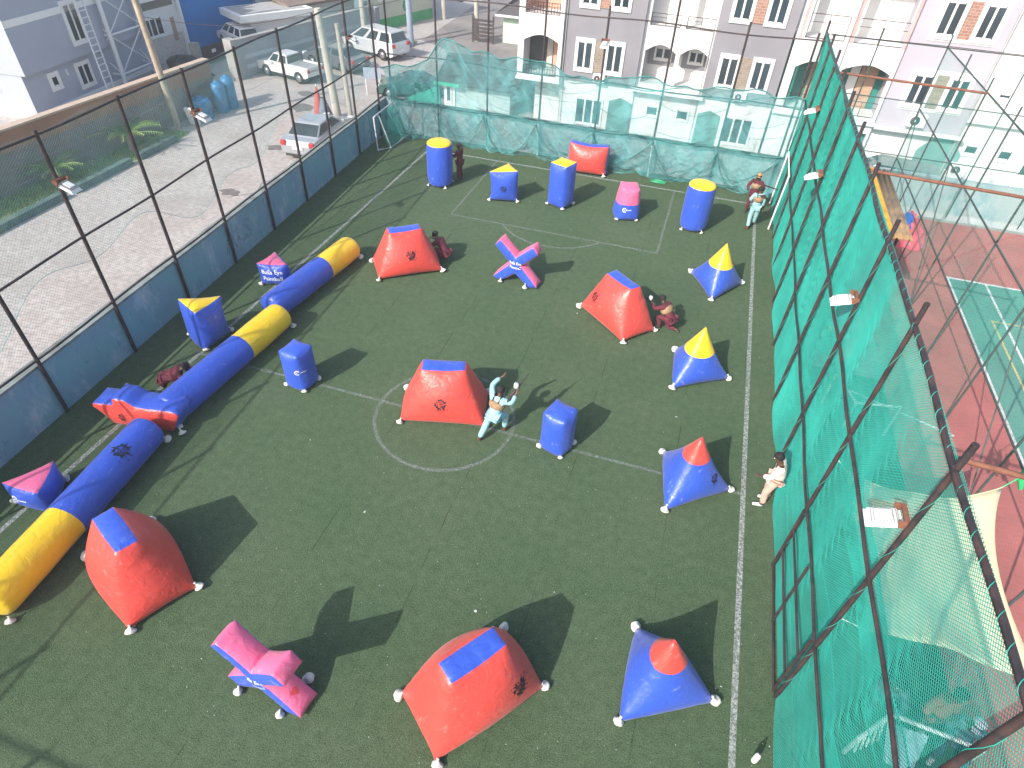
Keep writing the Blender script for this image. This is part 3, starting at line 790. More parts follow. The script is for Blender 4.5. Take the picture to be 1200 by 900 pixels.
# fold ropes: bunched cloth at the upper edge and swags falling from each tie
def fold_rope(pts, r): MB().tube(pts, r, 5).build('net_fold', M_ROPE, t)
fold_rope([Vector(surfB(u, NH))+Vector((0, -.03, .0)) for u in np.linspace(0, 16, 120)], .022)
fold_rope([(x, YB-.16-.05*math.sin(x*3), topz(x)-.30-.12*math.sin(x*2.1)) for x in np.linspace(-5.2, 3.0, 60)], .016)
fold_rope([(x, YB-.2, 1.44+.05*math.sin(x*2.2)) for x in np.linspace(-12.7, 3.1, 80)], .02)
rnd = random.Random(12)
for i in range(1, len(ties)):
    a, b = ties[i-1], ties[i]
    for k in range(6):
        s = rnd.uniform(.25, .9) if k < 5 else .4; e = rnd.uniform(.15, .5); left = k % 2
        x0, x1 = (a, a+(b-a)*s) if left else (b, b-(b-a)*s)
        zend = rnd.uniform(.06, .7)
        fold_rope([(x0+(x1-x0)*q, YB-.34-.10*math.sin(q*3)-.04*k, 1.38*(1-q)**(1+e*2)+zend*q**1.3) for q in np.linspace(0, 1, 12)], .011)
    for k in range(2):
        x0, x1 = (a, b); zz = rnd.uniform(1.8, 3.1); sg = rnd.uniform(.1, .4)
        fold_rope([(x0+(x1-x0)*q, YB-.3, zz-sg*math.sin(q*PI)+.15*(q-.5)) for q in np.linspace(0, 1, 14)], .007)
mb = MB()
for i in range(30):
    a = rnd.uniform(0, 6); r = rnd.uniform(.05, .35)
    mb.tube([(-1.15+r*math.cos(a), 24.1+.5*r*math.sin(a), .02), (-1.15+r*math.cos(a+1), 24.1+.5*r*math.sin(a+1), .05), (-1.15+.8*r*math.cos(a+2), 24.1+.4*r*math.sin(a+2), .02)], .012, 4)
tag(mb.build('tangled_net', mat('bright_green_cord', (.05, .42, .20), .7)), 'tangle of bright green net cord lying by the white pipes at the far end', 'net')

# ---- right fence
XF = 3.20
t = thing('right_fence', 'tall dark steel fence along the right side of the pitch', 'fence')
posts_right = [-4.4, -2.0, .4, 2.8, 5.2, 7.72, 10.1, 12.45, 14.75, 16.95, 19.0, 21.0, 23.0, 25.0]
P_R = post_mesh(5.85, .037)
for y in posts_right: link('post', P_R, t, (XF-.03, y, 0))
for z, r in ((1.72, .024), (3.50, .027), (5.50, .037)):
    MB().tube([(XF-.035+.012*math.sin(y*2.1), y, z+.025*math.sin(y*1.1+z)) for y in np.linspace(-6, 25.1, 60)], r, 7).build('rail', M_POST, t)
g = MB()
for z in (.04, .58, 1.15): g.tube([(XF-.07, 5.25, z), (XF-.07, 7.68, z)], .022, 6)
for y in (5.28, 6.5, 7.66): g.tube([(XF-.075, y, .02), (XF-.075, y, 1.70)], .024, 6)
g.build('gate', M_POST, t)
def lashing(path, r, turns, n=9):
    V = []; m_ = int(turns*n)
    for i in range(m_+1):
        q = i/m_; p = path(q); d = (path(min(1, q+.001))-path(max(0, q-.001))).normalized(); u = d.orthogonal().normalized(); w_ = d.cross(u)
        # bunch each turn together so that it reads as a tie followed by a long diagonal run
        a_ = 2*PI*(turns*q)
        V.append(p+(u*math.cos(a_)+w_*math.sin(a_))*r)
    MB().tube(V, .004, 4).build('lashing_cord', M_NET, t)
lashing(lambda q: Vector((XF-.035, -5.5+30.4*q, 5.5+.025*math.sin((-5.5+30.4*q)*1.1+5.5))), .041, 110)
for y in posts_right: lashing(lambda q: Vector((XF-.03, y, .2+5.1*q)), .041, 6)
t2 = thing('shade_net', 'bright teal shade net covering the right fence from top rail to turf', 'net')
def surfR(u, v):
    y = u-6.0; z = 5.52-v
    d = min(abs(y-q) for q in posts_right)
    bil = .05*math.sin(d*2.6)*math.sin(min(1, v/5.4)*PI)
    fold = (.030*math.sin(y*2.6+z*.12)+.008*math.sin(y*6.1+z*.1))*min(1, v/1.2)
    low = max(0, .7-z)
    return (XF+.005+.02*min(1, v)+bil+fold*.8-low*.12*(.6+.4*math.sin(y*1.7)), y, max(.015, z))
mb = MB(); fence_strands(mb, surfR, 31.1, 5.5, .048, lambda u, v: .0037+.0017*min(1, max(0, (u-11)/7)), seg=.24)
mb.build('net_mesh', M_NET, t2, normals=False)
for z0, z1 in ((2.75, 3.42), (1.35, 1.9)):
    mb = MB(); fence_strands(mb, lambda u, v: Vector(surfR(u, 5.52-z1+v))+Vector((.045, 0, 0)), 31.1, z1-z0, .048, .0036, seg=.24)
    mb.build('net_overlap', M_NET, t2, normals=False)
    for zz in (z0, z1): MB().tube([Vector(surfR(u, 5.52-zz))+Vector((.05, 0, 0)) for u in np.linspace(0, 31.1, 110)], .010, 4).build('selvage', M_NET, t2)
mb = MB(); fence_strands(mb, lambda u, v: (XF+.10+.01*math.sin(u*3), u+16., 5.35-v), 9, 5.25, .046, .0056, seg=.24); mb.build('net_lining', M_NET, t2, normals=False)

# ---- second fence across the alley and the rusty beams between them
XS = 6.95
t = thing('court_fence', 'dark steel fence with faint netting between the alley and the red court', 'fence')
ps = [25.4-2.5*k for k in range(13)]
M_CPOST = mat('green_grey_steel', (.045, .085, .08), .6, var=.3, scale=6, dirt=(.10, .06, .05), dscale=3)
P_S = MB().tube([(0, 0, 0), (0, 0, 5.75)], .024, 8).mesh('post', M_CPOST)
for y in ps: link('post', P_S, t, (XS, y, 0))
for z in (1.8, 3.5, 5.4): MB().tube([(XS, y, z) for y in np.linspace(-4.6, 25.4, 20)], .022, 6).build('rail', M_CPOST, t)
for k in (0, 2, 5):
    MB().tube([(XS, ps[k], 3.5), (XS, ps[k+1], .1)], .015, 6).build('brace', M_CPOST, t)
mb = MB(); fence_strands(mb, lambda u, v: (XS+.04+.03*math.sin(u*2), u+13, 5.4-v), 12.4, 5.3, .10, .0020); mb.build('net_mesh', M_NET, t, normals=False)
mb = MB(); fence_strands(mb, lambda u, v: (XS+.04, u-4.5, 5.4-v), 17.4, 5.3, .12, .0011); mb.build('wire_mesh', M_WIRE, t, normals=False)
t = thing('court_back_fence', 'green netted steel fence across the far end of the red court', 'fence')
for x in (4.9, 9.4, 11.8, 14.2): link('post', P_S, t, (x, 25.35, 0))
for z in (1.9, 3.7, 5.4): MB().tube([(3.4, 25.35, z), (14.3, 25.35, z)], .020, 6).build('rail', M_CPOST, t)
mb = MB(); fence_strands(mb, lambda u, v: (3.4+u, 25.40+.04*math.sin(u*2), 3.7-v), 11, 3.6, .085, .0034); mb.build('net_mesh', M_NET2, t, normals=False)
w = MB(); w.bx(3.6, 14.45, 25.5, 25.7, -2, 1.3)
tag(w.build('court_wall', M_WWALL), 'pale stained wall behind the red court', 'wall')
for y, lab in ((20.4, 'rusty cross beam farthest from the camera over the alley'), (13.25, 'rusty cross beam over the alley just before the corrugated roof'), (5.45, 'orange rusty cross beam nearest the camera above the shade sail')):
    b = MB().tube([(XF+.02, y, 5.42), (XS-.05, y-.25, 5.42)], .032, 8)
    tag(b.build('cross_beam', M_RUST), lab, 'beam', 'rusty beams tying the two fences')
# thin cable stays
t = MB().tube([(XF, 25, 5.45), (6.9, 25.3, 5.45), (14.3, 25.35, 5.42)], .012, 5)
tag(t.build('stay_cable', M_POST), 'dark stay cable running from the far end of the teal net to the court fence', 'cable')

# ---- floodlights clamped to the posts
def floodlight():
    t = thing('floodlight', 'x', 'floodlight', (0, 0, 0), 0, 'floodlights clamped to the fence posts')
    b = MB(); b.prism([(-.17, .0), (.17, 0), (.20, .045), (-.20, .045)], 'y', -.13, .13); b.bx(-.22, .22, -.15, .15, .046, .062); b.bx(-.10, .10, -.08, .08, -.05, -.001); b.build('housing', M_WHITEM, t, (.20, 0, .02), bevel=.008)
    g = MB().bx(-.20, .20, -.13, .13, .063, .07); g.build('lens', mat('lamp_lens', (.30, .31, .31), .2), t, (.20, 0, .02))
    f = MB()
    for k in range(9): f.bx(-.16+.037*k, -.150+.037*k, -.12, .12, -.035, -.001)
    f.build('heat_sink', mat('lamp_fins', (.35, .35, .34), .5), t, (.20, 0, .02))
    a = MB(); a.bx(-.03, .05, -.17, -.145, -.02, .10); a.bx(-.03, .05, .145, .17, -.02, .10); a.bx(-.09, -.03, -.17, .17, .0, .08); a.build('bracket', M_RUST, t)
    for ch in t.children:
        if ch.name.split('.')[0] != 'bracket':
            for v in ch.data.vertices: v.co.z = -v.co.z
            ch.data.flip_normals()
    return t
bpy.context.view_layer.update(); FL = floodlight(); FL.scale = (.85, .85, .85); first = [True]
def put_light(x, y, z, rz, tilt, lab, white=True):
    o = FL if first[0] else dup(FL)
    first[0] = False; o.location = (x, y, z); o.rotation_euler = (0, tilt, rz); o['label'] = lab
put_light(XF-.09, 5.35, 4.48, PI, .35, 'white floodlight above the cream shade sail')
put_light(XF-.09, 10.2, 4.35, PI, .35, 'white floodlight with a torn corner on the teal net in mid picture')
put_light(XF-.09, 16.95, 3.85, PI, .35, 'white floodlight high on the teal net beside the corrugated roof')
put_light(XF-.09, 20.95, 4.25, PI, .35, 'white floodlight near the pointed far end of the teal net')
put_light(wallX(8.75)+.14, 8.75, 4.36, 0, .35, 'white floodlight on the left fence post nearest the camera')
put_light(wallX(13.15)+.14, 13.15, 4.34, 0, .35, 'white floodlight on the left fence above the planter kerbs')
put_light(wallX(22)+.14, 22., 4.2, 0, .35, 'small floodlight on the left fence in front of the silver van')
put_light(-4.02, YB-.10, 4.5, -PI/2, .35, 'floodlight on the far fence in front of the french windows')

# ---- small goals
M_PIPE = mat('goal_pipe', (.55, .57, .58), .4, var=.1, dirt=(.3, .28, .25), dscale=5)
t = thing('small_goal', 'small white training goal against the wall in the far left corner', 'goal', (-12.3, 22.6, 0), 0)
def pipes(lst, r=.03):
    m = MB()
    for p in lst: m.tube(p, r, 7)
    return m
pipes([[(-.12, 0, 0), (-.18, .0, 1.3), (-.12, .14, 1.38), (-.05, .22, 1.3), (.25, .45, .03), (-.12, 0, .03)]]).build('side_frame', M_PIPE, t)
pipes([[(-.25, 2.2, 0), (-.30, 2.2, 1.3), (-.24, 2.32, 1.38), (-.1, 2.4, 1.3), (.3, 2.3, .03), (-.25, 2.2, .03)]]).build('side_frame', M_PIPE, t)
pipes([[(-.18, 0, 1.32), (-.30, 2.2, 1.32)]]).build('crossbar', M_PIPE, t)
pipes([[(.25, .45, .03), (.3, 2.3, .03)]]).build('ground_bar', M_PIPE, t)
mb = MB(); fence_strands(mb, lambda u, v: (-.16+.45*(v/1.35), .2+u*.98, 1.3-1.27*(v/1.35)), 2.1, 1.35, .09, .004); mb.build('goal_net', M_NET, t, normals=False)
t = thing('small_goal', 'white pipe goal frame leaning on the teal net in the far right corner', 'goal', (3.02, 21.7, 0), 0)
pipes([[(0, 0, 0), (.08, .05, 1.9)], [(.08, .05, 1.9), (.1, 2.2, 1.95)], [(.05, 2.2, 0), (.1, 2.2, 1.95)]]).build('goal_frame', M_WHITEM, t)
pipes([[(.04, 1.3, .9), (-.55, 1.2, 1.05)], [(.03, .3, .8), (-.25, .0, .62)]], .022).build('prop_bar', M_POST, t)
t = thing('alley_goal', 'white goal frame with a slatted side on the alley turf at the lower right', 'goal', (4.4, 4.95, 0), 0)
pipes([[(-.25, -.25, .55), (.22, .22, .62)], [(.22, .22, .62), (1.45, .15, .55)], [(-.25, -.25, 0), (-.25, -.25, .55)], [(.22, .22, 0), (.22, .22, .62)], [(1.45, .15, 0), (1.45, .15, .55)]], .035).build('goal_frame', M_WHITEM, t)
s = MB()
for k in range(5): s.tube([(-.2+.09*k, -.2+.09*k, .5), (-.12+.09*k, -.22+.07*k, .05)], .018, 6)
s.build('slat_rack', M_WHITEM, t)
sh = MB(); sh.add([(.2, .15, .5), (.75, .12, .52), (.62, -.3, .1), (.25, -.25, .1)], [(0, 1, 2, 3)]); sh.build('cloth', mat('pale_blue_cloth', (.35, .45, .55), .8), t, normals=False)
t = thing('alley_goal', 'thin white goal frame on the alley behind the net in mid picture', 'goal', (4.3, 12.2, 0), 0)
pipes([[(0, .6, 0), (0, .6, .9)], [(0, .6, .9), (.35, -.3, .9)], [(.35, -.3, .9), (1.3, -.1, .9)], [(.35, -.3, 0), (.35, -.3, .9)], [(1.3, -.1, 0), (1.3, -.1, .9)]], .03).build('goal_frame', M_WHITEM, t)

# ---- shade sail
def sail():
    t = thing('shade_sail', 'cream shade sail stretched over the alley at lower right', 'shade sail')
    A, B, C, D = Vector((5.72, 8.2, 2.75)), Vector((3.42, 7.85, 2.65)), Vector((3.60, 5.25, 2.35)), Vector((5.55, 5.0, 2.55))
    n = 22; V = []
    for i in range(n+1):
        for j in range(n+1):
            u, v = i/n, j/n
            p = (A*(1-u)+B*u)*(1-v)+(D*(1-u)+C*u)*v
            cu = (1-(2*v-1)**2); cv = (1-(2*u-1)**2)
            p.x += -.30*cu*(1-u)**2 + .06*cu*u*u
            p.y += -.38*cv*(1-v)**2 + .12*cv*v*v
            p.z -= .16*cu*cv - .035*math.sin((u*2.2+v*1.1)*PI*2)*cv
            V.append(p)
    mb = MB(); mb.add(V, [(i*(n+1)+j, (i+1)*(n+1)+j, (i+1)*(n+1)+j+1, i*(n+1)+j+1) for i in range(n) for j in range(n)], smooth=True)
    m = mat('cream_canvas', (.62, .55, .36), .8, var=.08, scale=2, bump=.15, bscale=20)
    o = mb.build('canvas', m, t, normals=False); s = o.modifiers.new('thick', 'SOLIDIFY'); s.thickness = .006
    e = [V[i*(n+1)] for i in range(n+1)]
    MB().tube(e, .012, 5).build('edge_rope', m, t)
    for p_, q_ in ((B, (XF+.03, 7.74, 2.9)), (C, (XF+.03, 5.22, 2.5)), (D, (6.93, 5.42, 3.2))): MB().tube([p_, q_], .008, 5).build('stay_rope', M_WHITE, t)
    MB().tube([A, (6.9, 9.1, 3.5)], .01, 5).build('stay_rope', mat('green_rope', (.08, .45, .2), .7), t)
sail()
for k, (x, y, c_, lab) in enumerate(((6.15, 8.75, (.03, .35, .12), 'green bunting cloth tied to the sail corner'), (6.3, 8.72, (.06, .10, .42), 'blue bunting cloth tied beside the sail corner'), (6.42, 8.62, (.7, .7, .7), 'white rag hanging by the bunting at the sail corner'))):
    m = MB(); m.tube([(x, y, 3.05), (x+.03, y-.05, 2.9), (x+.02, y-.1, 2.62), (x+.08, y-.16, 2.45)], [.02, .06, .07, .03], 7)
    tag(m.build('bunting', mat('bunting_%d' % k, c_, .7)), lab, 'bunting')

# ---- corrugated alley roof, heap of deflated red vinyl
t = thing('corrugated_roof', 'rust-stained corrugated roof over the alley with a yellow stripe', 'roof')
n = 60; V = []
for i in range(n+1):
    x = 4.1+1.70*i/n
    for y in (16.75, 19.2, 21.5): V.append((x, y, 2.55+.035*math.sin(i*PI/2.5)+.10*(i/n)))
mb = MB(); mb.add(V, [(3*i+j, 3*i+3+j, 3*i+4+j, 3*i+1+j) for i in range(n) for j in range(2)], smooth=True)
o = mb.build('roof_sheet', mat('rusty_sheet', (.17, .13, .09), .8, var=.35, scale=3, dirt=(.42, .23, .06), dscale=1.3, damt=.8), t, normals=False)
so_ = o.modifiers.new('thick', 'SOLIDIFY'); so_.thickness = .01
MB().bx(5.22, 5.34, 16.8, 21.4, 2.665, 2.71).build('ridge_batten', mat('yellow_batten', (.62, .33, .03), .7, var=.3), t)
for x, y in ((4.2, 17.1), (5.55, 17.1), (4.2, 21.3), (5.55, 21.3)): MB().tube([(x, y, 0), (x, y, 2.52)], .04, 7).build('support', M_POST, t)
def heap(loc, s, seed, m):
    mb = MB(); n = 22; rnd = random.Random(seed); V = []
    for i in range(n+1):
        for k in range(n):
            a = 2*PI*k/n; r = i/n
            h = (1-r**2.2)*s[2]
            q = noise.noise(Vector((math.cos(a)*r*3, math.sin(a)*r*3, seed)))*.42+noise.noise(Vector((math.cos(a)*r*8, math.sin(a)*r*8, seed+5)))*.22
            V.append((math.cos(a)*r*s[0]*(1+.25*math.sin(a*3+seed)), math.sin(a)*r*s[1]*(1+.2*math.sin(a*5)), max(.01, h*(1+q)+q*.25*(1 if r < .9 else 0))))
    mb.add(V, [(i*n+k, i*n+(k+1) % n, (i+1)*n+(k+1) % n, (i+1)*n+k) for i in range(n) for k in range(n)], smooth=False)
    return mb
t = heap((0, 0, 0), (.62, .95, .75), 3, None)
t.f = t.f; tag(t.build('deflated_heap', vinyl('pinkred_vinyl', (.66, .07, .12)), None, (7.5, 22.9, 0)), 'crumpled heap of deflated red inflatable lying beyond the corrugated roof', 'heap')
t = heap((0, 0, 0), (.22, .4, .35), 8, None); tag(t.build('blue_bundle', V_BLUE, None, (7.4, 22.75, .55)), 'blue bundle lying on the crumpled red heap', 'bundle')
rnd = random.Random(5)
for k, (x, y, c_, lab) in enumerate(((4.75, 15.6, (.55, .5, .45), 'cream cloth bag on the alley behind the teal net'), (4.6, 15.2, (.08, .42, .33), 'turquoise cloth bag on the alley behind the teal net'), (4.95, 15.0, (.5, .12, .1), 'red cloth bag on the alley behind the teal net'))):
    tag(heap((0, 0, 0), (.35, .3, .4), 20+k, None).build('cloth_bag', mat('bag_%d' % k, c_, .8), None, (x, y, 0)), lab, 'bag')
# little white marker post at the near end of the touchline
t = thing('marker_bottle', 'white plastic bottle standing at the bottom edge beside the right touchline', 'bottle', (2.86, 4.15, 0))
MB().lathe([(.005, 0), (.04, 0), (.043, .02), (.043, .2), (.035, .24), (.016, .27), (.016, .29)], 12).build('body', M_WHITE, t)
MB().lathe([(.019, .288), (.019, .315), (.004, .316)], 10).build('cap', M_POST, t)

t = thing('near_shadow_fence', 'unseen dark steel fence behind the camera, added for its shadows on the turf', 'fence')  # unseen; added to approximate shadows falling in from outside the view
for x in np.arange(-12.2, 3.3, 2.2): link('post', P_L, t, (float(x), -5.6, 0))
for z in (1.5, 3.1, 5.3): MB().tube([(-12.3, -5.6, z), (3.2, -5.6, z)], .03, 6).build('rail', M_POST, t)
# ------------------------------------------------------------------ buildings
M_HWHITE = mat('house_white', (.72, .71, .70), .85, var=.05, scale=.6, dirt=(.55, .53, .50), dscale=.5, damt=.4)
M_HGREY = mat('house_grey', (.225, .218, .24), .85, var=.08, scale=.7, dirt=(.18, .175, .195), dscale=.5, damt=.6)
M_LILAC = mat('house_lilac', (.41, .375, .425), .85, var=.06, scale=.6, dirt=(.37, .33, .385), dscale=.5, damt=.5)
M_GREYB = mat('house_bluegrey', (.36, .39, .47), .85, var=.06, scale=.6, dirt=(.31, .34, .41), dscale=.5, damt=.5)
M_PEACH = mat('peach_plaster', (.62, .34, .24), .85, var=.08, scale=.8)
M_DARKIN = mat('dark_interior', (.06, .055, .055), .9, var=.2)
M_ROOF = mat('dark_roof_tiles', (.075, .070, .072), .85, var=.25, scale=5, bump=.4, bscale=14)
M_TAN = mat('tan_curtain', (.40, .27, .19), .9, var=.15, scale=3)
def brick_mat(name, c1, c2, mortar, sc=6.):
    m, nt, N, L, P = _nt(name)
    tc = N.new('ShaderNodeTexCoord'); mp = N.new('ShaderNodeMapping'); mp.inputs['Rotation'].default_value = (R(-90), 0, 0)
    L.new(tc.outputs['Object'], mp.inputs[0])
    b = N.new('ShaderNodeTexBrick'); b.inputs['Scale'].default_value = sc; b.inputs['Color1'].default_value = (*c1, 1); b.inputs['Color2'].default_value = (*c2, 1); b.inputs['Mortar'].default_value = (*mortar, 1)
    L.new(mp.outputs[0], b.inputs['Vector']); L.new(b.outputs['Color'], P.inputs['Base Color']); P.inputs['Roughness'].default_value = .9
    return m
M_BRICK = brick_mat('brick_panel', (.26, .12, .085), (.34, .18, .13), (.36, .31, .28), 2.2)
M_STONE = brick_mat('stone_panel', (.20, .155, .12), (.27, .215, .16), (.32, .29, .26), 2.4)

def wall_holes(mb, x0, x1, z0, z1, y, th, holes, mi=0):
    """wall slab facing -y from y to y+th with rectangular openings"""
    xs = sorted({x0, x1, *[h[0] for h in holes], *[h[1] for h in holes]}); zs = sorted({z0, z1, *[h[2] for h in holes], *[h[3] for h in holes]})
    xs = [x for x in xs if x0 <= x <= x1]; zs = [z for z in zs if z0 <= z <= z1]
    for a, b in zip(xs, xs[1:]):
        run = None
        for c, d in zip(zs, zs[1:]):
            solid = not any(h[0] <= (a+b)/2 <= h[1] and h[2] <= (c+d)/2 <= h[3] for h in holes)
            if solid: run = (run[0], d) if run else (c, d)
            if run and (not solid or d == zs[-1]):
                mb.bx(a, b, y, y+th, run[0], run[1], mi); run = None
def arch_fill(mb, x0, x1, ztop, rise, y, th, mi=0):
    n = 10; P_ = [(x0, ztop), (x1, ztop)] + [(x1-(x1-x0)*k/n, ztop-rise+rise*.96*math.sin(PI*(k/n))) for k in range(n+1)]
    mb.prism(P_, 'y', y+.002, y+th-.002, mi)
def window(t, x0, x1, z0, z1, y, n=2, fr=.16, frame=None, sill=True):
    """white framed window standing proud of the wall at y (facing -y): frame > pane"""
    f = MB(); d = .07
    f.bx(x0, x0+fr, y-d, y+.002, z0, z1); f.bx(x1-fr, x1, y-d, y+.002, z0, z1)
    f.bx(x0+fr, x1-fr, y-d, y+.002, z1-fr, z1); f.bx(x0+fr, x1-fr, y-d, y+.002, z0, z0+fr)
    w = (x1-x0-2*fr)/n
    for k in range(n):
        a = x0+fr+w*k
        if k: f.bx(a-.045, a+.045, y-d+.01, y+.002, z0+fr, z1-fr)
        f.bx(a+.045, a+w-.045, y-d+.02, y-.01, z1-fr-.05, z1-fr); f.bx(a+.045, a+w-.045, y-d+.02, y-.01, z0+fr, z0+fr+.05)
    wd = f.build('window', frame or M_WHITE, t, normals=False)
    g = MB().bx(x0+fr*.9, x1-fr*.9, y-.03, y-.012, z0+fr*.9, z1-fr*.9); g.build('pane', M_GLASS, wd, normals=False)
    return wd
def railing(t, x0, x1, z0, z1, y, n=8, m=None):
    f = MB(); r = .018
    f.tube([(x0, y, z1), (x1, y, z1)], r, 5); f.tube([(x0, y, z0), (x1, y, z0)], r, 5); f.tube([(x0, y, (z0+2*z1)/3), (x1, y, (z0+2*z1)/3)], r*.7, 5)
    for k in range(n+1): f.tube([(x0+(x1-x0)*k/n, y, z0), (x0+(x1-x0)*k/n, y, z1)], r*.8 if k % 3 else r*1.2, 5)
    return f.build('railing', m or M_POST, t)

def bay(t, x0, z, wallm, board=False):
    """grey bay with a pair of tall windows either side of a masonry strip, on two floors"""
    for zb in (0, 2.83):
        if board: MB().bx(x0-.06, x0+2.56, 33.965, 33.998, z+.86+zb, z+2.58+zb).build('white_board', M_WHITE, t, normals=False)
        s = MB().bx(x0+1.02, x0+1.50, 33.945 if board else 33.955, 33.964 if board else 33.999, z+1.02+zb, z+2.42+zb); s.build('brick_strip', M_STONE if zb == 0 else M_BRICK, t, normals=False)
        window(t, x0, x0+1.0, z+.95+zb, z+2.5+zb, 33.963 if board else 34); window(t, x0+1.52, x0+2.5, z+.95+zb, z+2.5+zb, 33.963 if board else 34)

t = thing('apartment_building', 'grey and white apartment block straight behind the far fence, paired tall windows and stone strips', 'building')
for a, b in ((-7.65, -3.75), (-.42, 3.0)): MB().bx(a, b, 34.0, 40, .50, 7.0).build('grey_wall', M_HGREY, t, normals=False)
w = MB()
for a, b in ((-7.65, -3.75), (-.42, 3.0)): w.bx(a, b, 34.12, 40, -2, .49)
arch = [(-3.55, -2.05, .75, 2.55), (-1.85, -.45, .75, 2.55), (-3.55, -2.05, 3.32, 6.2), (-1.85, -.45, 3.32, 6.2)]
door = [(-3.2, -2.9+.5, -.9, -.2), (-1.6, -1.0, -.9, -.2)]
wall_holes(w, -3.748, -.422, -2, 7, 34.25, .25, arch)
w.bx(-3.748, -.422, 35.6, 35.8, -2, 7)
for h in arch: w.bx(h[0], h[1], 34.45, 35.6, h[2]-.16, h[2]-.01)
for h in arch[:2]: arch_fill(w, h[0], h[1], 2.55, .34, 34.25, .25)
lb = [(-9.65, -7.85, .55, 2.45), (-9.65, -7.85, 3.35, 6.1)]
wall_holes(w, -9.95, -7.652, .38, 7, 33.75, .22, lb); arch_fill(w, -9.65, -7.85, 2.45, .3, 33.75, .22)
w.bx(-9.95, -7.652, 33.97, 35.3, .38, .53); w.bx(-9.95, -7.652, 33.97, 35.3, 3.17, 3.34)
w.bx(-9.95, -9.75, 33.97, 40, .54, 3.16); w.bx(-9.95, -9.75, 33.97, 40, 3.35, 7); w.bx(-9.2, -7.652, 34.9, 40, -2, .37)
w.build('white_wall', M_HWHITE, t, normals=False)
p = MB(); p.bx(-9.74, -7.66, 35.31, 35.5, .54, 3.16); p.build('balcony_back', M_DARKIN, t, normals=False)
p = MB(); p.bx(-9.74, -7.66, 35.31, 35.5, 3.36, 7); p.bx(-9.74, -9.70, 34.0, 35.3, 3.36, 6.9); p.build('peach_wall', M_PEACH, t, normals=False)
c = MB(); c.bx(-8.75, -8.45, 35.2, 35.26, .55, 2.2); c.build('curtain', mat('pale_curtain', (.6, .55, .5), .9), t, normals=False)
c = MB(); c.bx(-8.4, -8.2, 35.2, 35.26, .55, 2.2); c.build('curtain', M_PEACH, t, normals=False)
for ax, az in ((-5.9, .62), (1.1, .66)):
    ac = MB().bx(ax, ax+.6, 33.7, 33.99, az-.02, az+.36).build('air_conditioner', M_WHITE, t, normals=False, bevel=.02)
    MB().lathe([(.04, 0), (.15, 0), (.15, -.012), (.04, -.012)], 16, (ax+.22, 33.695, az+.17), axis='y').build('fan_grille', M_POST, ac)
for px_ in (-7.56, -.52):
    MB().tube([(px_, 33.94 if px_ < -5 else 34.2, -1.9), (px_, 33.94 if px_ < -5 else 34.2, 7)], .03, 6).build('drain_pipe', mat('grey_pipe', (.4, .4, .4), .5), t)
railing(t, -9.6, -7.9, .56, 1.0, 33.8, 12); railing(t, -9.6, -7.9, 3.36, 3.85, 33.8, 12)
bay(t, -7.0, 0, M_HGREY); bay(t, .04, .08, M_HGREY)
for a, b in ((-3.5, -2.1), (-1.8, -.5)):
    railing(t, a, b, 3.36, 3.85, 34.30, 2)
    s = MB().bx(a+.02, b-.02, 35.52, 35.598, 1.35, 2.55); s.build('grey_panel', M_HGREY, t, normals=False)
    window(t, a+.30, b-.20, 1.55, 2.25, 35.52, 2, .10)
window(t, -6.75, -5.25, -1.7, -.25, 34.12, 3, .10, sill=False); window(t, .9, 2.4, -1.6, -.15, 34.12, 3, .10)
window(t, -3.05, -2.35, -.85, -.2, 34.25, 1, .10); window(t, -1.5, -.8, -.85, -.2, 34.25, 1, .10)
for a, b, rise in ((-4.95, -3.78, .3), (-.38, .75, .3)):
    d = MB(); d.prism([(a, -2), (b, -2), (b, -.3), ((a+b)/2, -.3+rise*.7), (a, -.3)], 'y', 34.05, 34.118); d.build('porch_shade_panel', mat('porch_shade', (.10, .20, .18), .9), t)  # solid panels; the shade inside the porches is put into their colour
s = MB(); s.bx(-3.9, -.3, 33.75, 34.248, .42, .56); s.bx(-9.98, -7.6, 33.6, 33.748, .30, .44); s.build('canopy_slab', M_WHITE, t, normals=False)

t = thing('apartment_building', 'bright white and lilac apartment block behind the red court, railed balconies and arches', 'building')
z = .35
w = MB()
op = [(3.45, 5.1, .65, 2.75), (5.45, 7.5, .65, 2.85), (3.45, 5.15, 3.62, 6.4), (5.5, 7.5, 3.62, 6.4), (5.9, 7.55, -2, -.05)]
wall_holes(w, 3.1, 7.648, -2, 7.3, 33.8, .22, op)
for h in op[:2]: arch_fill(w, h[0], h[1], h[3], .32, 33.8, .22)
w.bx(3.1, 7.648, 34.02, 35.4, .45, .62); w.bx(3.1, 7.648, 34.02, 35.4, 3.42, 3.6); w.bx(3.1, 7.648, 35.42, 35.6, 3.62, 7.3)
w.bx(11.42, 15.4, 34.2, 40, -2, 7.3); w.bx(7.65, 11.4, 34.14, 40, -2, .36)
w.bx(15.42, 24, 33.9, 40, -2, 7.3)
w.build('white_wall', M_HWHITE, t, normals=False)
l = MB(); l.bx(7.65, 11.4, 34.0, 40, .38, 7.3); l.build('lilac_wall', M_LILAC, t, normals=False)
s = MB(); s.bx(3.05, 7.7, 33.62, 33.798, .36, .50); s.bx(7.71, 11.6, 33.7, 33.998, .26, .37); s.bx(11.42, 15, 33.95, 34.198, 1.0, 1.12); s.build('canopy_slab', M_WHITE, t, normals=False)
p = MB(); p.bx(3.1, 7.648, 35.42, 35.6, .62, 3.41); p.build('arch_back', mat('shutter_green', (.02, .19, .16), .6, var=.2, scale=2), t, normals=False)
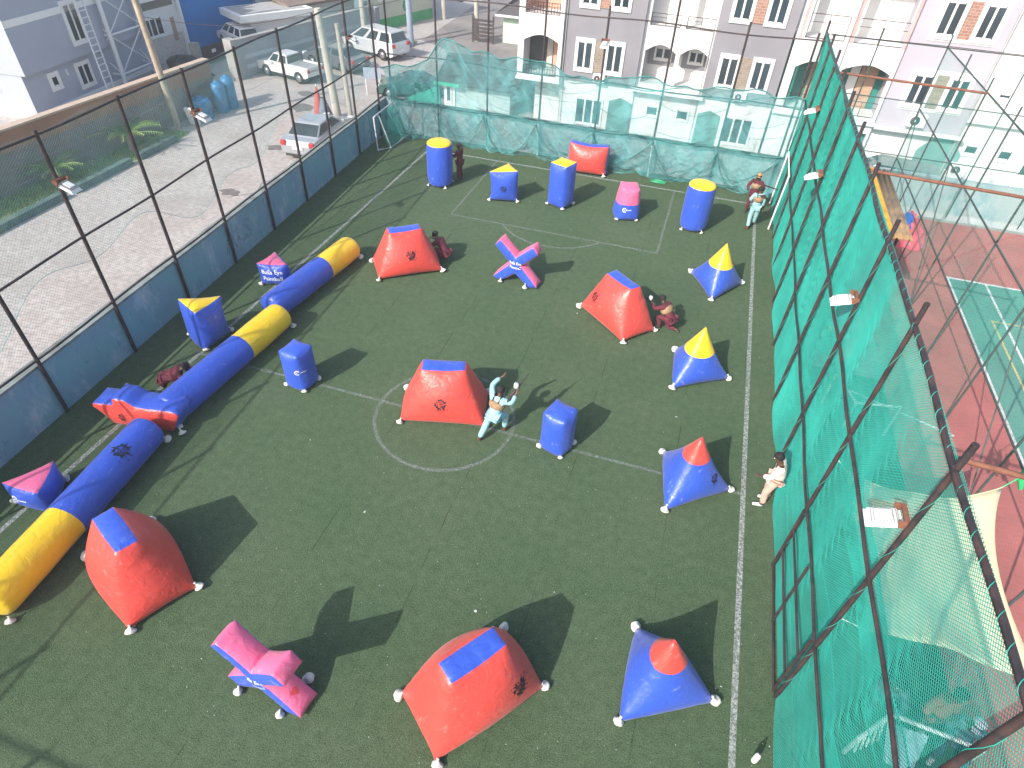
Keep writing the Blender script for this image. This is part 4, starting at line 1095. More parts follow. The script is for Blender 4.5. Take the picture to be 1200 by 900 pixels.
for a, b, m in ((4.35, 4.75, M_TAN), (6.55, 7.3, M_TAN), (6.1, 6.5, M_HWHITE), (5.5, 5.62, M_HWHITE), (4.8, 5.1, M_HWHITE)):
    c = MB().bx(a, b, 35.3, 35.38, .63, 2.6); c.build('door_leaf', m, t, normals=False)
pk = mat('pink_reveal', (.66, .32, .31), .8)
for a in (3.2, 5.34, 7.51): MB().bx(a, a+.13, 33.78, 33.799, 3.62, 7.2).build('pink_strip', pk, t, normals=False)
railing(t, 3.45, 5.1, 3.66, 4.6, 33.84, 2); railing(t, 5.5, 7.5, 3.66, 4.6, 33.84, 2); railing(t, 3.5, 5.1, .68, 1.3, 33.84, 3); railing(t, 5.5, 7.5, .68, 1.3, 33.84, 3)
bay(t, 8.42, .35, M_LILAC, True); 
sh = MB(); sh.bx(5.9, 7.55, 34.1, 34.16, -2, -.06)
sh.build('garage_gate', mat('gate_green', (.02, .17, .14), .6), t, normals=False)
gr = MB()
for k in range(9): gr.bx(5.92, 7.5, 34.06, 34.095, -1.9+.2*k, -1.83+.2*k)
gr.build('gate_slats', mat('gate_slat_green', (.03, .24, .19), .5), t, normals=False)
gb = MB()
for k in range(2): gb.tube([(6.3+.7*k, 33.9, -1.9), (6.3+.7*k, 33.9, -.5), (6.6+.7*k, 33.9, -.5), (6.6+.7*k, 33.9, -1.9)], .035, 6)
gb.build('white_grille', M_WHITEM, t)
d = MB(); n_ = 10; d.prism([(10.0, -2), (11.9, -2)] + [(11.9-1.9*k/n_, -.5+.75*math.sin(PI*k/n_)) for k in range(n_+1)], 'y', 34.08, 34.138); d.build('porch_shade_panel', mat('porch_shade2', (.16, .30, .28), .9), t)  # solid arched panel, coloured as the shade inside a porch
for (ax, az) in ((11.6, -1.35), (9.0, .55)):
    ac = MB().bx(ax, ax+.75, 33.75, 34.1, az, az+.55).build('air_conditioner', M_WHITE, t, normals=False, bevel=.02)
    MB().lathe([(.05, 0), (.2, 0), (.2, -.012), (.05, -.012)], 16, (ax+.28, 33.745, az+.28), axis='y').build('fan_grille', M_POST, ac)
for px_ in (5.28, 11.36):
    MB().tube([(px_, 33.74 if px_ < 6 else 33.94, -1.9), (px_, 33.74 if px_ < 6 else 33.94, 7)], .035, 6).build('drain_pipe', mat('grey_pipe', (.4, .4, .4), .5), t)
window(t, 11.85, 12.55, -.5, .12, 34.2, 1, .12); window(t, 13.3, 14.0, -.55, .1, 34.2, 1, .12); window(t, 12.0, 12.8, 1.9, 2.5, 34.2, 1, .2); window(t, 14.5, 15.3, -1.1, .1, 34.2, 2, .08)
for k, (a, h) in enumerate(((11.5, -1.2), (12.4, -1.45), (13.6, -1.25), (14.35, -1.5))): MB().bx(a, a+.7, 33.6, 34.198, -2, h).build('plinth', M_HWHITE, t, normals=False)

# booth and mint house left of the apartments
t = thing('guard_booth', 'small booth with dark sloping roof and narrow white window seen through the far net', 'booth')
MB().bx(-14.2, -10.4, 34.2, 38.8, -2, -.52).build('wall', mat('booth_wall', (.42, .50, .50), .85), t, normals=False)
MB().bx(-14.25, -13.6, 34.12, 34.198, -2, -.52).build('corner_panel', M_HWHITE, t, normals=False)
window(t, -14.12, -13.78, -1.6, -.65, 34.12, 1, .07)
rf = MB(); rf.add([(-14.7, 33.8, -.5), (-10.0, 33.8, -.5), (-10.0, 36.5, .35), (-14.9, 36.5, .35), (-14.7, 39.5, -.4), (-10.0, 39.5, -.4)], [(0, 1, 2, 3), (3, 2, 5, 4)])
o = rf.build('roof', M_ROOF, t, normals=False); so_ = o.modifiers.new('thick', 'SOLIDIFY'); so_.thickness = .08
MB().bx(-14.7, -13.2, 33.72, 33.79, -.62, -.46).build('green_fascia', mat('green_fascia', (.03, .38, .22), .6), t, normals=False)
t = thing('green_hoarding', 'bright green sheet hoarding beside the guard booth behind the corner of the pitch', 'hoarding')
hm = MB(); V0 = Vector((-17.2, 33.2, -2)); 
hm.add([(-17.6, 32.9, -2), (-14.4, 34.0, -2), (-14.5, 34.0, -.75), (-17.5, 32.9, -1.95)], [(0, 1, 2, 3)])
o = hm.build('sheet', mat('green_sheet', (.02, .34, .24), .8), t, normals=False); so_ = o.modifiers.new('thick', 'SOLIDIFY'); so_.thickness = .03
MB().tube([(-14.45, 34.05, -2), (-14.45, 34.05, -.7)], .04, 6).build('post', M_POST, t)
t = thing('mint_house', 'low mint-green house with a dark hipped roof beyond the guard booth', 'house')
MB().bx(-15.9, -10.2, 49.8, 56, -2, -.1).build('wall', mat('mint_wall', (.48, .66, .52), .85, var=.06), t, normals=False)
rf = MB(); rf.add([(-16.4, 49.3, -.05), (-9.8, 49.3, -.05), (-9.8, 56.5, -.05), (-16.4, 56.5, -.05), (-13.6, 52, 2.2), (-12.4, 53.5, 2.2)], [(0, 1, 5, 4), (1, 2, 5), (2, 3, 4, 5), (3, 0, 4)])
rf.build('roof', M_ROOF, t)
MB().bx(-16.35, -9.85, 49.22, 49.32, -.18, -.05).build('eaves_board', M_WHITE, t, normals=False)
t = thing('garden_gate', 'dark slatted metal gate beside the mint house', 'gate', (-17.2, 49.0, -2), 0)
gt = MB()
for k in range(6): gt.bx(-.75, .75, -.03, .03, .15+.25*k, .30+.25*k)
gt.build('slats', M_POST, t, normals=False)
MB().bx(-.85, -.76, -.06, .06, 0, 1.8).bx(.76, .85, -.06, .06, 0, 1.8).build('gate_post', M_POST, t, normals=False)

# left side: blue-grey house
t = thing('grey_house', 'blue-grey house with white window surrounds in the top left corner', 'house', (-32.3, 24.0, -2), R(96.5))
w = MB(); w.bx(0, 9.5, 0, 7, 0, 2.02); w.build('lower_wall', M_GREYB, t, normals=False)
w = MB(); w.bx(-.05, 9.6, -.30, 7, 2.03, 7.5); w.build('upper_wall', M_GREYB, t, normals=False)
w = MB(); w.bx(-.09, 9.62, -.33, 7.05, 4.1, 4.4); w.bx(-.12, 9.6, -.08, 7.05, 0, .22); w.build('white_band', M_WHITE, t, normals=False)
window(t, 1.45, 2.2, .88, 1.75, 0, 1, .2); window(t, 3.4, 4.5, .45, 1.75, 0, 2, .16); window(t, 3.6, 4.75, 2.55, 4.6, -.30, 2, .18)
MB().lathe([(.1, 0), (.1, .05), (.02, .06)], 12, (-0.01, 1.6, 1.2), axis='x').build('vent', M_POST, t)
MB().bx(2.75, 2.82, -.06, 0, 1.35, 1.65).build('wall_lamp', M_WHITE, t)
t = thing('white_villa', 'sunlit white house with three-pane window behind the water tower', 'house', (-33.62, 32.6, -2), R(89))
w = MB(); w.bx(-3.5, 4.4, 0, 6, 1.4, 6.5); w.build('wall', M_HWHITE, t, normals=False)
MB().bx(-3.5, 4.4, .02, 6, 0, 1.39).build('stone_base', mat('rough_white_stone', (.55, .50, .46), .9, var=.25, scale=9, bump=.6, bscale=18), t, normals=False)
window(t, 1.15, 2.75, 1.45, 2.6, 0, 3, .1); window(t, -1.2, .3, 1.5, 2.7, 0, 2, .1)
MB().bx(1.0, 4.0, -.02, .0, 2.95, 3.4).build('painted_recess_shade', mat('recess_shade_grey', (.2, .19, .18), .9), t, normals=False)  # flat panel on the wall; its grey paints the shade of a recess
MB().bx(-3.5, 4.5, -.25, -.03, 3.42, 3.62).bx(4.2, 4.42, -.2, -.001, 0, 3.4).build('white_trim', M_WHITE, t, normals=False)
MB().bx(3.45, 3.75, -.04, 0, 1.0, 2.3).build('slatted_shutter', M_TAN, t, normals=False)
t = thing('blue_building', 'tall plain bright blue wall of a building beside the white house', 'building', (-33.9, 37.15, -2), R(80))
MB().bx(0, 6.5, 0, 7, 0, 8).build('wall', mat('bright_blue_paint', (.014, .19, .52), .7, var=.12, scale=.5, dirt=(.02, .15, .43), dscale=.4, damt=.6), t, normals=False)
t = thing('carport', 'white flat-roofed carport behind the grey street wall', 'carport', (-30.0, 40.6, -2), R(60))
MB().bx(-2.2, 3.0, -1.5, 1.6, 2.0, 2.4).build('roof_slab', M_WHITE, t, normals=False)
MB().bx(-1.9, 2.6, -1.2, 1.4, 2.401, 2.42).build('roof_felt', mat('roof_felt', (.35, .34, .33), .9), t, normals=False)
MB().bx(-1.4, 2.4, -1.0, 1.2, 0, 1.99).build('wall', M_HWHITE, t, normals=False)
t = thing('brown_roofed_house', 'white house under a big brown sheet roof at the top edge', 'house', (-28.3, 45.0, -2), R(70))
MB().bx(-2.6, 3.5, 0, 5, 0, 2.3).build('wall', M_HWHITE, t, normals=False)
MB().box((.3, 1.6, 2.75), (7., 5., .16), 0, 0, .14).build('roof', mat('brown_sheet', (.20, .15, .12), .8, var=.2, scale=2), t, normals=False)
t = thing('street_gate', 'dark brown double gate with white notice between grey pillars', 'gate', (-31.0, 35.0, -2), R(86))
MB().bx(0, 3.7, 0, .08, .05, 1.05).build('gate_leaf', mat('dark_brown_metal', (.035, .025, .03), .6, var=.2), t, normals=False)
MB().bx(1.0, 1.35, -.02, -.001, .6, .8).build('notice', M_WHITE, t, normals=False)
MB().bx(-.45, -.02, -.15, .3, 0, 1.4).build('pillar', M_CONC, t, normals=False); MB().bx(3.72, 4.2, -.15, .3, 0, 1.5).build('pillar', M_CONC, t, normals=False)

def street_wall(name, lab, a, b, z1, th, mats, bands):
    a = Vector(a); b = Vector(b); L = (b-a).length
    t = thing(name, lab, 'wall', (a.x, a.y, -2), math.atan2(b.y-a.y, b.x-a.x))
    for nm, z0, z2, m, pr in bands: MB().bx(0, L, -pr, th+pr, z0, z2).build(nm, m, t, normals=False)
    return t, L
M_BRN = mat('brown_plaster', (.30, .165, .105), .9, var=.15, scale=1.2, dirt=(.22, .12, .08), dscale=.8)
M_TAUPE = mat('taupe_plaster', (.20, .165, .155), .9, var=.12, scale=1, dirt=(.15, .13, .125), dscale=.6)
street_wall('compound_wall', 'long taupe compound wall with a brown capped top left of the street', (-26.9, 4.), (-25.6, 29.3), 0, .25, None, (('wall_face', 0, 1.55, M_TAUPE, 0), ('brown_top', 1.551, 2.32, M_BRN, .03), ('coping', 2.321, 2.40, mat('pale_cap', (.42, .33, .26), .9), .07)))
M_SW = mat('street_wall_grey', (.30, .30, .33), .9, var=.1, scale=.8, dirt=(.22, .23, .26), dscale=.7)
t, L = street_wall('street_wall', 'grey street wall with two pale stripes behind the parked pickup', (-27.4, 34.0), (-24.8, 46.4), 0, .25, None, (('wall_face', 0, 2.05, M_SW, 0), ('coping', 2.051, 2.12, M_CONC, .05)))
for z in (.45, 1.0): MB().bx(.5, L-.2, -.02, -.001, z, z+.22).build('pale_stripe', mat('pale_stripe', (.42, .44, .47), .9), t, normals=False)
MB().bx(-.5, -.02, -.2, .45, 0, 2.2).build('pillar', M_CONC, t, normals=False)
MB().bx(L+.02, L+.5, -.2, .45, 0, 2.0).build('pillar', M_SW, t, normals=False)
t = thing('green_base_building', 'cream building with a bright green painted base and green tree emblem at the street corner', 'building', (-25.6, 48.6, -2), R(73))
MB().bx(-1.2, 6.4, 0, 6, .72, 5).build('wall', mat('cream_wall', (.55, .55, .42), .85, var=.08), t, normals=False)
MB().bx(-1.22, 6.42, -.03, 6, 0, .71).build('green_base', mat('bright_green_paint', (.03, .36, .10), .7, var=.2, scale=1.5), t, normals=False)
em = MB()
for k in range(5): 
    a = k*.11; em.add([(3.2-.42*(1-abs(k-1.6)/4), -.012, .95+.2*k), (3.2+.42*(1-abs(k-1.6)/4), -.012, .95+.2*k), (3.2+.36*(1-abs(k-.9)/4)*(1 if k < 4 else .1), -.012, 1.15+.2*k), (3.2-.36*(1-abs(k-.9)/4)*(1 if k < 4 else .1), -.012, 1.15+.2*k)], [(0, 1, 2, 3)])
em.build('painted_emblem', mat('emblem_green', (.04, .30, .10), .8), t, normals=False)
window(t, .2, 1.5, 1.9, 3.0, 0, 2, .1)
MB().bx(-1.9, -1.25, -.3, .4, 0, 2.2).build('pillar', mat('slate_pillar', (.16, .20, .24), .8), t, normals=False)

# water tower, tanks
t = thing('water_tower', 'white steel lattice water tower with ladder rising behind the compound wall', 'tower', (-33.4, 31.3, -2), R(95))
L4 = [(-1.35, -.9), (1.35, -.9), (1.35, 1.2), (-1.35, 1.2)]
for x, y in L4: MB().tube([(x, y, 0), (x*.92, y*.92, 9)], .12, 8).build('leg', M_WHITEM, t)
b = MB()
for k in range(4):
    (x0, y0), (x1, y1) = L4[k], L4[(k+1) % 4]
    for z in (0.6, 2.6, 4.6, 6.6):
        b.tube([(x0, y0, z), (x1, y1, z)], .06, 6); b.tube([(x0, y0, z), (x1, y1, z+2)], .035, 5); b.tube([(x1, y1, z), (x0, y0, z+2)], .035, 5)
b.build('cross_bracing', M_WHITEM, t)
ld = MB(); n = 24
for sx in (-.27, .27): ld.tube([(-3.0+sx, -1.3, 0), (-3.0+sx, -1.2, 8)], .045, 6)
for k in range(n): ld.tube([(-3.27, -1.3, .3+k*.32), (-2.73, -1.3, .3+k*.32)], .028, 5)
ld.build('ladder', M_WHITEM, t)
M_TANK = mat('black_plastic', (.018, .018, .022), .45, var=.3)
def tank(loc, r, h, lab, m, name='water_tank', cat='tank', grp=None):
    t = thing(name, lab, cat, loc, 0, grp)
    MB().lathe([(.01, 0), (r*.97, 0), (r, .05), (r*.98, h*.3), (r, h*.33), (r*.98, h*.62), (r, h*.65), (r, h*.86), (r*.8, h*.96), (r*.3, h), (.01, h)], 24).build('shell', m, t)
    MB().lathe([(r*.32, h-.02), (r*.32, h+.06), (.01, h+.07)], 16).build('lid', m, t)
    return t
tank((-34.6, 31.6, -1.6), 1.05, 2.9, 'big black water tank inside the white lattice tower', M_TANK)
tank((-30.6, 32.9, -2), .85, 1.1, 'low black tank behind the compound wall, right of the tower', M_TANK)
M_BDRUM = mat('blue_plastic', (.03, .17, .36), .45, var=.15)
tank((-25.2, 27.5, -2), .55, 1.0, 'fat blue drum by the wall end, left of the two tall ones', M_BDRUM, 'drum', 'drum')
tank((-24.9, 28.7, -2), .35, 1.5, 'first tall blue drum beside the fat one', M_BDRUM, 'drum', 'drum')
tank((-24.85, 29.45, -2), .35, 1.6, 'tallest blue drum next to the grey street wall pillar', M_BDRUM, 'drum', 'drum')
o = MB().box((-24.9, 26.4, -1.55), (.5, .12, .9), .2, 0, .3, 0); tag(o.build('white_board', M_WHITE), 'white board leaning by the blue drums', 'board')
t = thing('rubbish_heap', 'dark heap of rubbish behind the compound wall by the tower', 'heap', (-29.5, 30.5, -2))
heap((0, 0, 0), (1.6, 3.0, .9), 12, None).build('pile', mat('dark_rubbish', (.05, .05, .06), .9, var=.4, scale=3), t)

# poles
def pole(lab, p0, p1, r, m, arms=0, name='utility_pole'):
    t = thing(name, lab, 'pole', p0)
    d = Vector(p1)-Vector(p0); MB().tube([(0, 0, 0), d], [r, r*.75], 8).build('shaft', m, t)
    for k in range(arms):
        c = MB().box((d.x, d.y, d.z-.4-.5*k), (1.6, .09, .09), .5); c.build('cross_arm', m, t)
    return t
M_CPOLE = mat('concrete_pole', (.42, .39, .34), .9, var=.15, scale=2)
M_WPOLE = mat('weathered_wood', (.33, .27, .20), .9, var=.25, scale=3)
pole('taller of the twin concrete poles behind the silver sedan', (-18.22, 29.28, -2), (-18.5, 29.2, 3.4), .22, M_CPOLE)
pole('shorter of the twin concrete poles behind the silver sedan', (-17.75, 29.75, -2), (-18.0, 29.9, 2.7), .15, M_CPOLE)
pole('weathered timber pole leaning in front of the water tower', (-25.3, 25.7, -2), (-25.6, 25.6, 6.5), .16, M_WPOLE)
pole('pale pole by the brown-roofed house wall', (-23.9, 43.3, -2), (-24., 43.3, 5), .2, M_CPOLE)
pole('blue-grey pole behind the van', (-21.6, 45.8, -2), (-21.7, 45.8, 5), .24, mat('bluegrey_pole', (.26, .32, .40), .8))
pole('thin concrete pole at the far road bend', (-22.7, 54.8, -2), (-22.7, 54.8, 2.5), .22, M_CPOLE)
pole('concrete pole with wires left of the mint house', (-17.8, 49.3, -2), (-17.9, 49.3, 3), .2, M_CPOLE)
for k, (a, b, lab) in enumerate((((-18.5, 29.2, 3.2), (-17.9, 49.3, 2.6), 'dark overhead wire between the street poles'), ((-25.6, 25.6, 3.0), (-18.5, 29.2, 3.3), 'dark overhead wire to the timber pole'))):
    tag(MB().tube([Vector(a).lerp(Vector(b), q)-Vector((0, 0, .5*math.sin(PI*q))) for q in np.linspace(0, 1, 14)], .015, 4).build('overhead_wire', M_POST), lab, 'wire')

# verge, kerbs, plants
vg = MB(); n = 40
V = []
rnd = random.Random(9)
for i in range(n+1):
    y = 6+19.5*i/n; V += [(-26.6, y, -1.99), (-24.3+rnd.uniform(-.2, .15), y, -1.99)]
vg.add(V, [(2*i, 2*i+1, 2*i+3, 2*i+2) for i in range(n)])
struct('grass_verge', vg, mat('verge_soil', (.15, .21, .06), .95, var=.35, scale=2, dirt=(.22, .20, .08), dscale=.7, damt=.7))
gr = MB()
for i in range(5200):
    x, y = rnd.uniform(-26.5, -24.35), rnd.uniform(6, 25.3); h = rnd.uniform(.06, .20); a = rnd.uniform(0, 6); w_ = .02
    dx, dy = math.cos(a)*w_, math.sin(a)*w_; lx, ly = rnd.uniform(-.07, .07), rnd.uniform(-.07, .07)
    gr.add([(x-dx, y-dy, -1.99), (x+dx, y+dy, -1.99), (x+lx, y+ly, -1.99+h)], [(0, 1, 2)])
struct('verge_grass', gr, mat('grass_blades', (.16, .28, .065), .8, var=.3, scale=1.5), kind='stuff')
M_KERB = mat('green_kerb', (.07, .13, .12), .8, var=.2, scale=2, dirt=(.2, .2, .18), dscale=2)
for k, (y0_, y1_, lab) in enumerate(((9.0, 13.6, 'dark green kerb block nearest the picture edge, under the first fence post'), (13.9, 17.6, 'dark green kerb block behind the nearest floodlight'), (18.0, 21.3, 'dark green kerb block in the middle of the verge'), (21.8, 24.3, 'short dark green kerb block next to the timber pole'))):
    m = MB().box((-24.05-.02*(y0_-9), (y0_+y1_)/2, -1.86), (.30, y1_-y0_, .28), .03)
    o = m.build('kerb_block', M_KERB, None, normals=False, bevel=.02); tag(o, lab, 'kerb', 'kerb blocks along the verge')
M_LEAF = mat('palm_leaf', (.11, .20, .035), .6, var=.35, scale=3); M_LEAF2 = mat('palm_leaf_light', (.19, .25, .06), .6, var=.3, scale=3)
def palm(loc, s, lab, seed):
    rnd = random.Random(seed); t = thing('young_palm', lab, 'palm', loc, 0, 'young palms on the verge')
    MB().tube([(0, 0, 0), (.03, .02, .25*s), (.02, 0, .45*s)], [.09*s, .08*s, .05*s], 8).build('trunk', M_WPOLE, t)
    f = MB(); f2 = MB()
    for i in range(15):
        a = 2*PI*i/15+rnd.uniform(-.25, .25); L = s*rnd.uniform(.9, 1.35); up = rnd.uniform(.5, 1.25); tgt = f if rnd.random() < .6 else f2
        P_ = [Vector((math.cos(a)*L*q*math.cos(up*(1-q*.6)), math.sin(a)*L*q*math.cos(up*(1-q*.6)), .42*s+L*(q*math.sin(up)-.75*q*q*math.sin(up)*.9))) for q in np.linspace(0, 1, 9)]
        tgt.tube(P_, .012*s, 4)
        for j in range(1, 9):
            d = (P_[j]-P_[j-1]).normalized(); sd_ = d.cross(Vector((0, 0, 1))).normalized()
            for sg in (-1, 1):
                for h in (0, .5):
                    b = P_[j-1].lerp(P_[j], h); tip = b+(sd_*sg*.9+d*.75)*.34*s*(1-j/12)+Vector((0, 0, -.07*s))
                    tgt.add([b, b+d*.045*s, tip], [(0, 1, 2)])
    f.build('fronds', M_LEAF, t, normals=False); f2.build('pale_fronds', M_LEAF2, t, normals=False)
palm((-25.4, 18.6, -1.99), 1.15, 'young palm on the verge behind the nearest floodlight', 1)
palm((-25.4, 22.6, -1.99), 1.4, 'larger young palm on the verge close to the timber pole', 2)
def weed(loc, s, lab, seed):
    rnd = random.Random(seed); mb = MB()
    for i in range(70):
        a = rnd.uniform(0, 6.28); r = rnd.uniform(0, .35)*s; x, y = r*math.cos(a)*.6, r*math.sin(a)*1.3; h = rnd.uniform(.2, .55)*s; l = rnd.uniform(.05, .3)*s; b = rnd.uniform(0, 6.28)
        dx, dy = .018*math.cos(b+1.57), .018*math.sin(b+1.57)
        p1 = (x+l*.4*math.cos(b), y+l*.4*math.sin(b), h*.7); p2 = (x+l*math.cos(b), y+l*math.sin(b), h)
        mb.add([(x-dx, y-dy, 0), (x+dx, y+dy, 0), (p1[0]+dx, p1[1]+dy, p1[2]), (p1[0]-dx, p1[1]-dy, p1[2]), p2], [(0, 1, 2, 3), (3, 2, 4)])
    o = mb.build('weed_clump', M_LEAF2 if seed % 2 else M_LEAF, None, loc, normals=False); tag(o, lab, 'weed', 'weeds along the outside of the wall')
weed((-15.6, 11.1, -2), 1.3, 'weeds outside the wall between second and third posts', 3); weed((-15.7, 12.1, -2), 1.0, 'smaller weed tuft behind the low fence rail', 4)
weed((-15.9, 16.0, -2), 1.3, 'weed tuft outside the wall near the faded letters', 5); weed((-15.6, 24.6, -2), 1.2, 'weed tuft by the silver sedan', 6)
hd = MB(); rnd = random.Random(4)
for i in range(2600):
    x = rnd.uniform(-25, -21.6); y = rnd.uniform(45.5, 47.2)-(x+23)*.2; h = rnd.uniform(.0, .22)*math.exp(-((y-46.4+(x+23)*.2)/.6)**2); a = rnd.uniform(0, 6)
    hd.add([(x-.05*math.cos(a), y-.05*math.sin(a), -2), (x+.05*math.cos(a), y+.05*math.sin(a), -2), (x, y, -1.95+h)], [(0, 1, 2)])
struct('roadside_grass', hd, MATS['grass_blades'], kind='stuff')
# darker far yard and patches of tar on the street
yd = MB(); yd.add([(-21.5, 47.5, -1.995), (-12, 42, -1.995), (-9, 90, -1.995), (-24, 90, -1.995)], [(0, 1, 2, 3)])
struct('far_yard', yd, mat('yard_earth', (.235, .205, .195), .95, var=.2, scale=.4, dirt=(.14, .125, .12), dscale=.3, damt=.7))
pt_ = MB(); rnd = random.Random(8)
for (x, y, s) in ((-21.5, 31.0, .9), (-22.5, 33.2, .6), (-19.5, 25.5, .5), (-18.5, 20.5, .5), (-20.8, 38.0, .8)):
    V = [(x+s*math.cos(2*PI*k/14)*rnd.uniform(.6, 1.2), y+s*.8*math.sin(2*PI*k/14)*rnd.uniform(.6, 1.2), -1.994) for k in range(14)]
    pt_.add(V, [tuple(range(14))])
for k in range(7):
    x, y = rnd.uniform(-19, -15), rnd.uniform(9, 30); P_ = [(x+.25*math.sin(q*7+k)+q*.6, y+q*2.2, -1.994) for q in np.linspace(0, 1, 9)]
    pt_.add([(a-.02, b, c_) for a, b, c_ in P_]+[(a+.025, b, c_) for a, b, c_ in P_], [(i, i+9, i+10, i+1) for i in range(8)])
struct('tar_patches', pt_, mat('tar_patch', (.15, .135, .125), .95, var=.2))

# ------------------------------------------------------------------ vehicles
M_TYRE = mat('tyre_rubber', (.02, .02, .02), .8); M_RIM = mat('alloy_rim', (.4, .4, .41), .3, metal=.7)
M_TAIL = mat('tail_lamp', (.45, .02, .02), .3); M_HEAD = mat('head_lamp', (.7, .72, .74), .15); M_CGLASS = mat('car_glass', (.03, .045, .05), .08, spec=.8, var=.3)
def paint(name, col):
    m = mat(name, col, .28, metal=.15, var=.04, dirt=tuple(v*.8 for v in col), dscale=1.5, damt=.4); 
    m.node_tree.nodes['Principled BSDF'].inputs['Coat Weight'].default_value = .5; return m
def car(lab, kind, m, loc, deg, s=1., cat='car', name='parked_car'):
    """local +x is the front; origin on the ground under the middle"""
    t = thing(name, lab, cat, loc, R(deg))
    W = .86
    if kind == 'sedan': L, body, cab = 4.5, [(-2.25, .38), (-2.28, .72), (-2.2, .95), (-1.35, 1.0), (1.0, .98), (1.95, .82), (2.25, .62), (2.25, .36)], [(-1.75, .97), (-1.0, 1.42), (.15, 1.45), (1.05, .97)]
    elif kind == 'van': L, body, cab = 4.9, [(-2.45, .38), (-2.48, .8), (-2.42, 1.1), (1.3, 1.06), (2.1, .88), (2.42, .66), (2.42, .38)], [(-2.40, 1.08), (-2.15, 1.74), (.35, 1.76), (1.5, 1.06)]
    else: L, body, cab = 5.1, [(-2.5, .55), (-2.5, 1.02), (-.55, 1.04), (1.2, 1.08), (2.3, .98), (2.5, .8), (2.5, .45)], [(-.58, 1.05), (-.45, 1.66), (.75, 1.68), (1.35, 1.08)]
    wb = 1.38 if kind == 'sedan' else 1.5 if kind == 'van' else 1.58
    rw = .33 if kind != 'pickup' else .37
    poly = list(body)
    low = []
    zb = .28 if kind != 'pickup' else .42
    for cx in (wb, -wb):
        low += [(cx+rw*1.22*math.cos(a), max(zb, rw+rw*1.22*math.sin(a))) for a in np.linspace(0, PI, 8)]
    poly = poly + [(2.2, zb)] + low + [(-2.2, zb)]
    b = MB(); b.prism([(x*s, z*s) for x, z in poly], 'y', -W*s, W*s)
    ob = b.build('body', m, t, bevel=.07*s)
    # cabin, narrower at the roof
    c = MB(); (x0, z0), (x1, z1), (x2, z2), (x3, z3) = cab; wi, wo = W*.74, W*.93
    V = [(x0, -wo, z0), (x3, -wo, z3), (x3, wo, z3), (x0, wo, z0), (x1, -wi, z1), (x2, -wi, z2), (x2, wi, z2), (x1, wi, z1)]
    c.add([(x*s, y*s, z*s) for x, y, z in V], [(0, 1, 5, 4), (1, 2, 6, 5), (2, 3, 7, 6), (3, 0, 4, 7), (4, 5, 6, 7)])
    c.build('cabin', m, t, bevel=.05*s)
    def face_glass(nm, q, inset=.1, cuts=None):
        q = [Vector(p) for p in q]; n = (q[1]-q[0]).cross(q[3]-q[0]).normalized(); ce = sum(q, Vector())/4
        if n.dot(ce-Vector((0, 0, 1))) < 0: n = -n
        segs = cuts or [(0, 1)]
        for a, e in segs:
            P_ = []
            for u, v in ((a+.03, .12), (e-.03, .12), (e-.03, .88), (a+.03, .88)):
                P_.append((q[0].lerp(q[1], u)).lerp(q[3].lerp(q[2], u), v)+n*.012)
            g = MB(); g.add([p*s for p in P_], [(0, 1, 2, 3)]); g.build(nm, M_CGLASS, t, normals=False)
    face_glass('side_window', (V[0], V[1], V[5], V[4]), cuts=[(.02, .5), (.52, .96)] if kind != 'van' else [(.02, .33), (.35, .64), (.66, .97)])
    face_glass('side_window', (V[3], V[2], V[6], V[7]), cuts=[(.02, .5), (.52, .96)] if kind != 'van' else [(.02, .33), (.35, .64), (.66, .97)])
    face_glass('windscreen', (V[1], V[2], V[6], V[5])); face_glass('rear_window', (V[0], V[3], V[7], V[4]))
    if kind == 'pickup':
        bed = MB(); bed.bx(-2.38*s, -.72*s, -.7*s, .7*s, 1.035*s, 1.05*s); bed.build('bed_liner', mat('bed_grey', (.30, .30, .30), .7), t, normals=False)
        for y in (-.78, .78): MB().bx(-2.45*s, -.65*s, (y-.06)*s, (y+.06)*s, 1.03*s, 1.16*s).build('bed_rail', m, t, bevel=.02)
        MB().bx(-2.5*s, -2.42*s, -.8*s, .8*s, .8*s, 1.17*s).build('tailgate', m, t, bevel=.02)
    for cx in (wb, -wb):
        for y in (-1, 1):
            w_ = MB(); w_.lathe([(rw*.6, -.10), (rw*.93, -.10), (rw, -.06), (rw, .06), (rw*.93, .10), (rw*.6, .10)], 20, axis='y'); wh = w_.build('wheel', M_TYRE, t, (cx*s, y*(W-.08)*s, rw*s)); wh.scale = (s, s, s)
            MB().lathe([(.02, .0), (rw*.62, 0), (rw*.62, .04), (.02, .05)], 12, (0, y*.075, 0), axis='y').build('rim', M_RIM, wh)
    for y in (-1, 1):
        zt = body[2][1]-.13
        MB().bx(-2.30*s-.02 if kind == 'sedan' else (-2.5*s-.02), -2.12*s, y*.60*s, y*.84*s, (zt-.1)*s, (zt+.12)*s).build('tail_light', M_TAIL, t, bevel=.02)
        MB().bx(2.05*s, 2.27*s if kind == 'sedan' else 2.45*s, y*.52*s, y*.82*s, .64*s, .80*s).build('headlight', M_HEAD, t, bevel=.02)
        MB().bx(.75*s, .95*s, y*.86*s, y*1.0*s, 1.0*s, 1.12*s).build('wing_mirror', m, t, bevel=.02)
    MB().bx(-2.33*s if kind == 'sedan' else -2.53*s, -2.2*s, -.26*s, .26*s, .58*s, .70*s).build('number_plate', M_WHITE, t)
    MB().bx(-2.2*s, 2.2*s, -W*.85*s, W*.85*s, .2*s, .3*s).build('underbody', M_TYRE, t, normals=False)
    return t
car('silver sedan parked outside the wall, seen from behind', 'sedan', paint('silver_paint', (.36, .38, .41)), (-17.75, 26.7, -2), 94, .98)
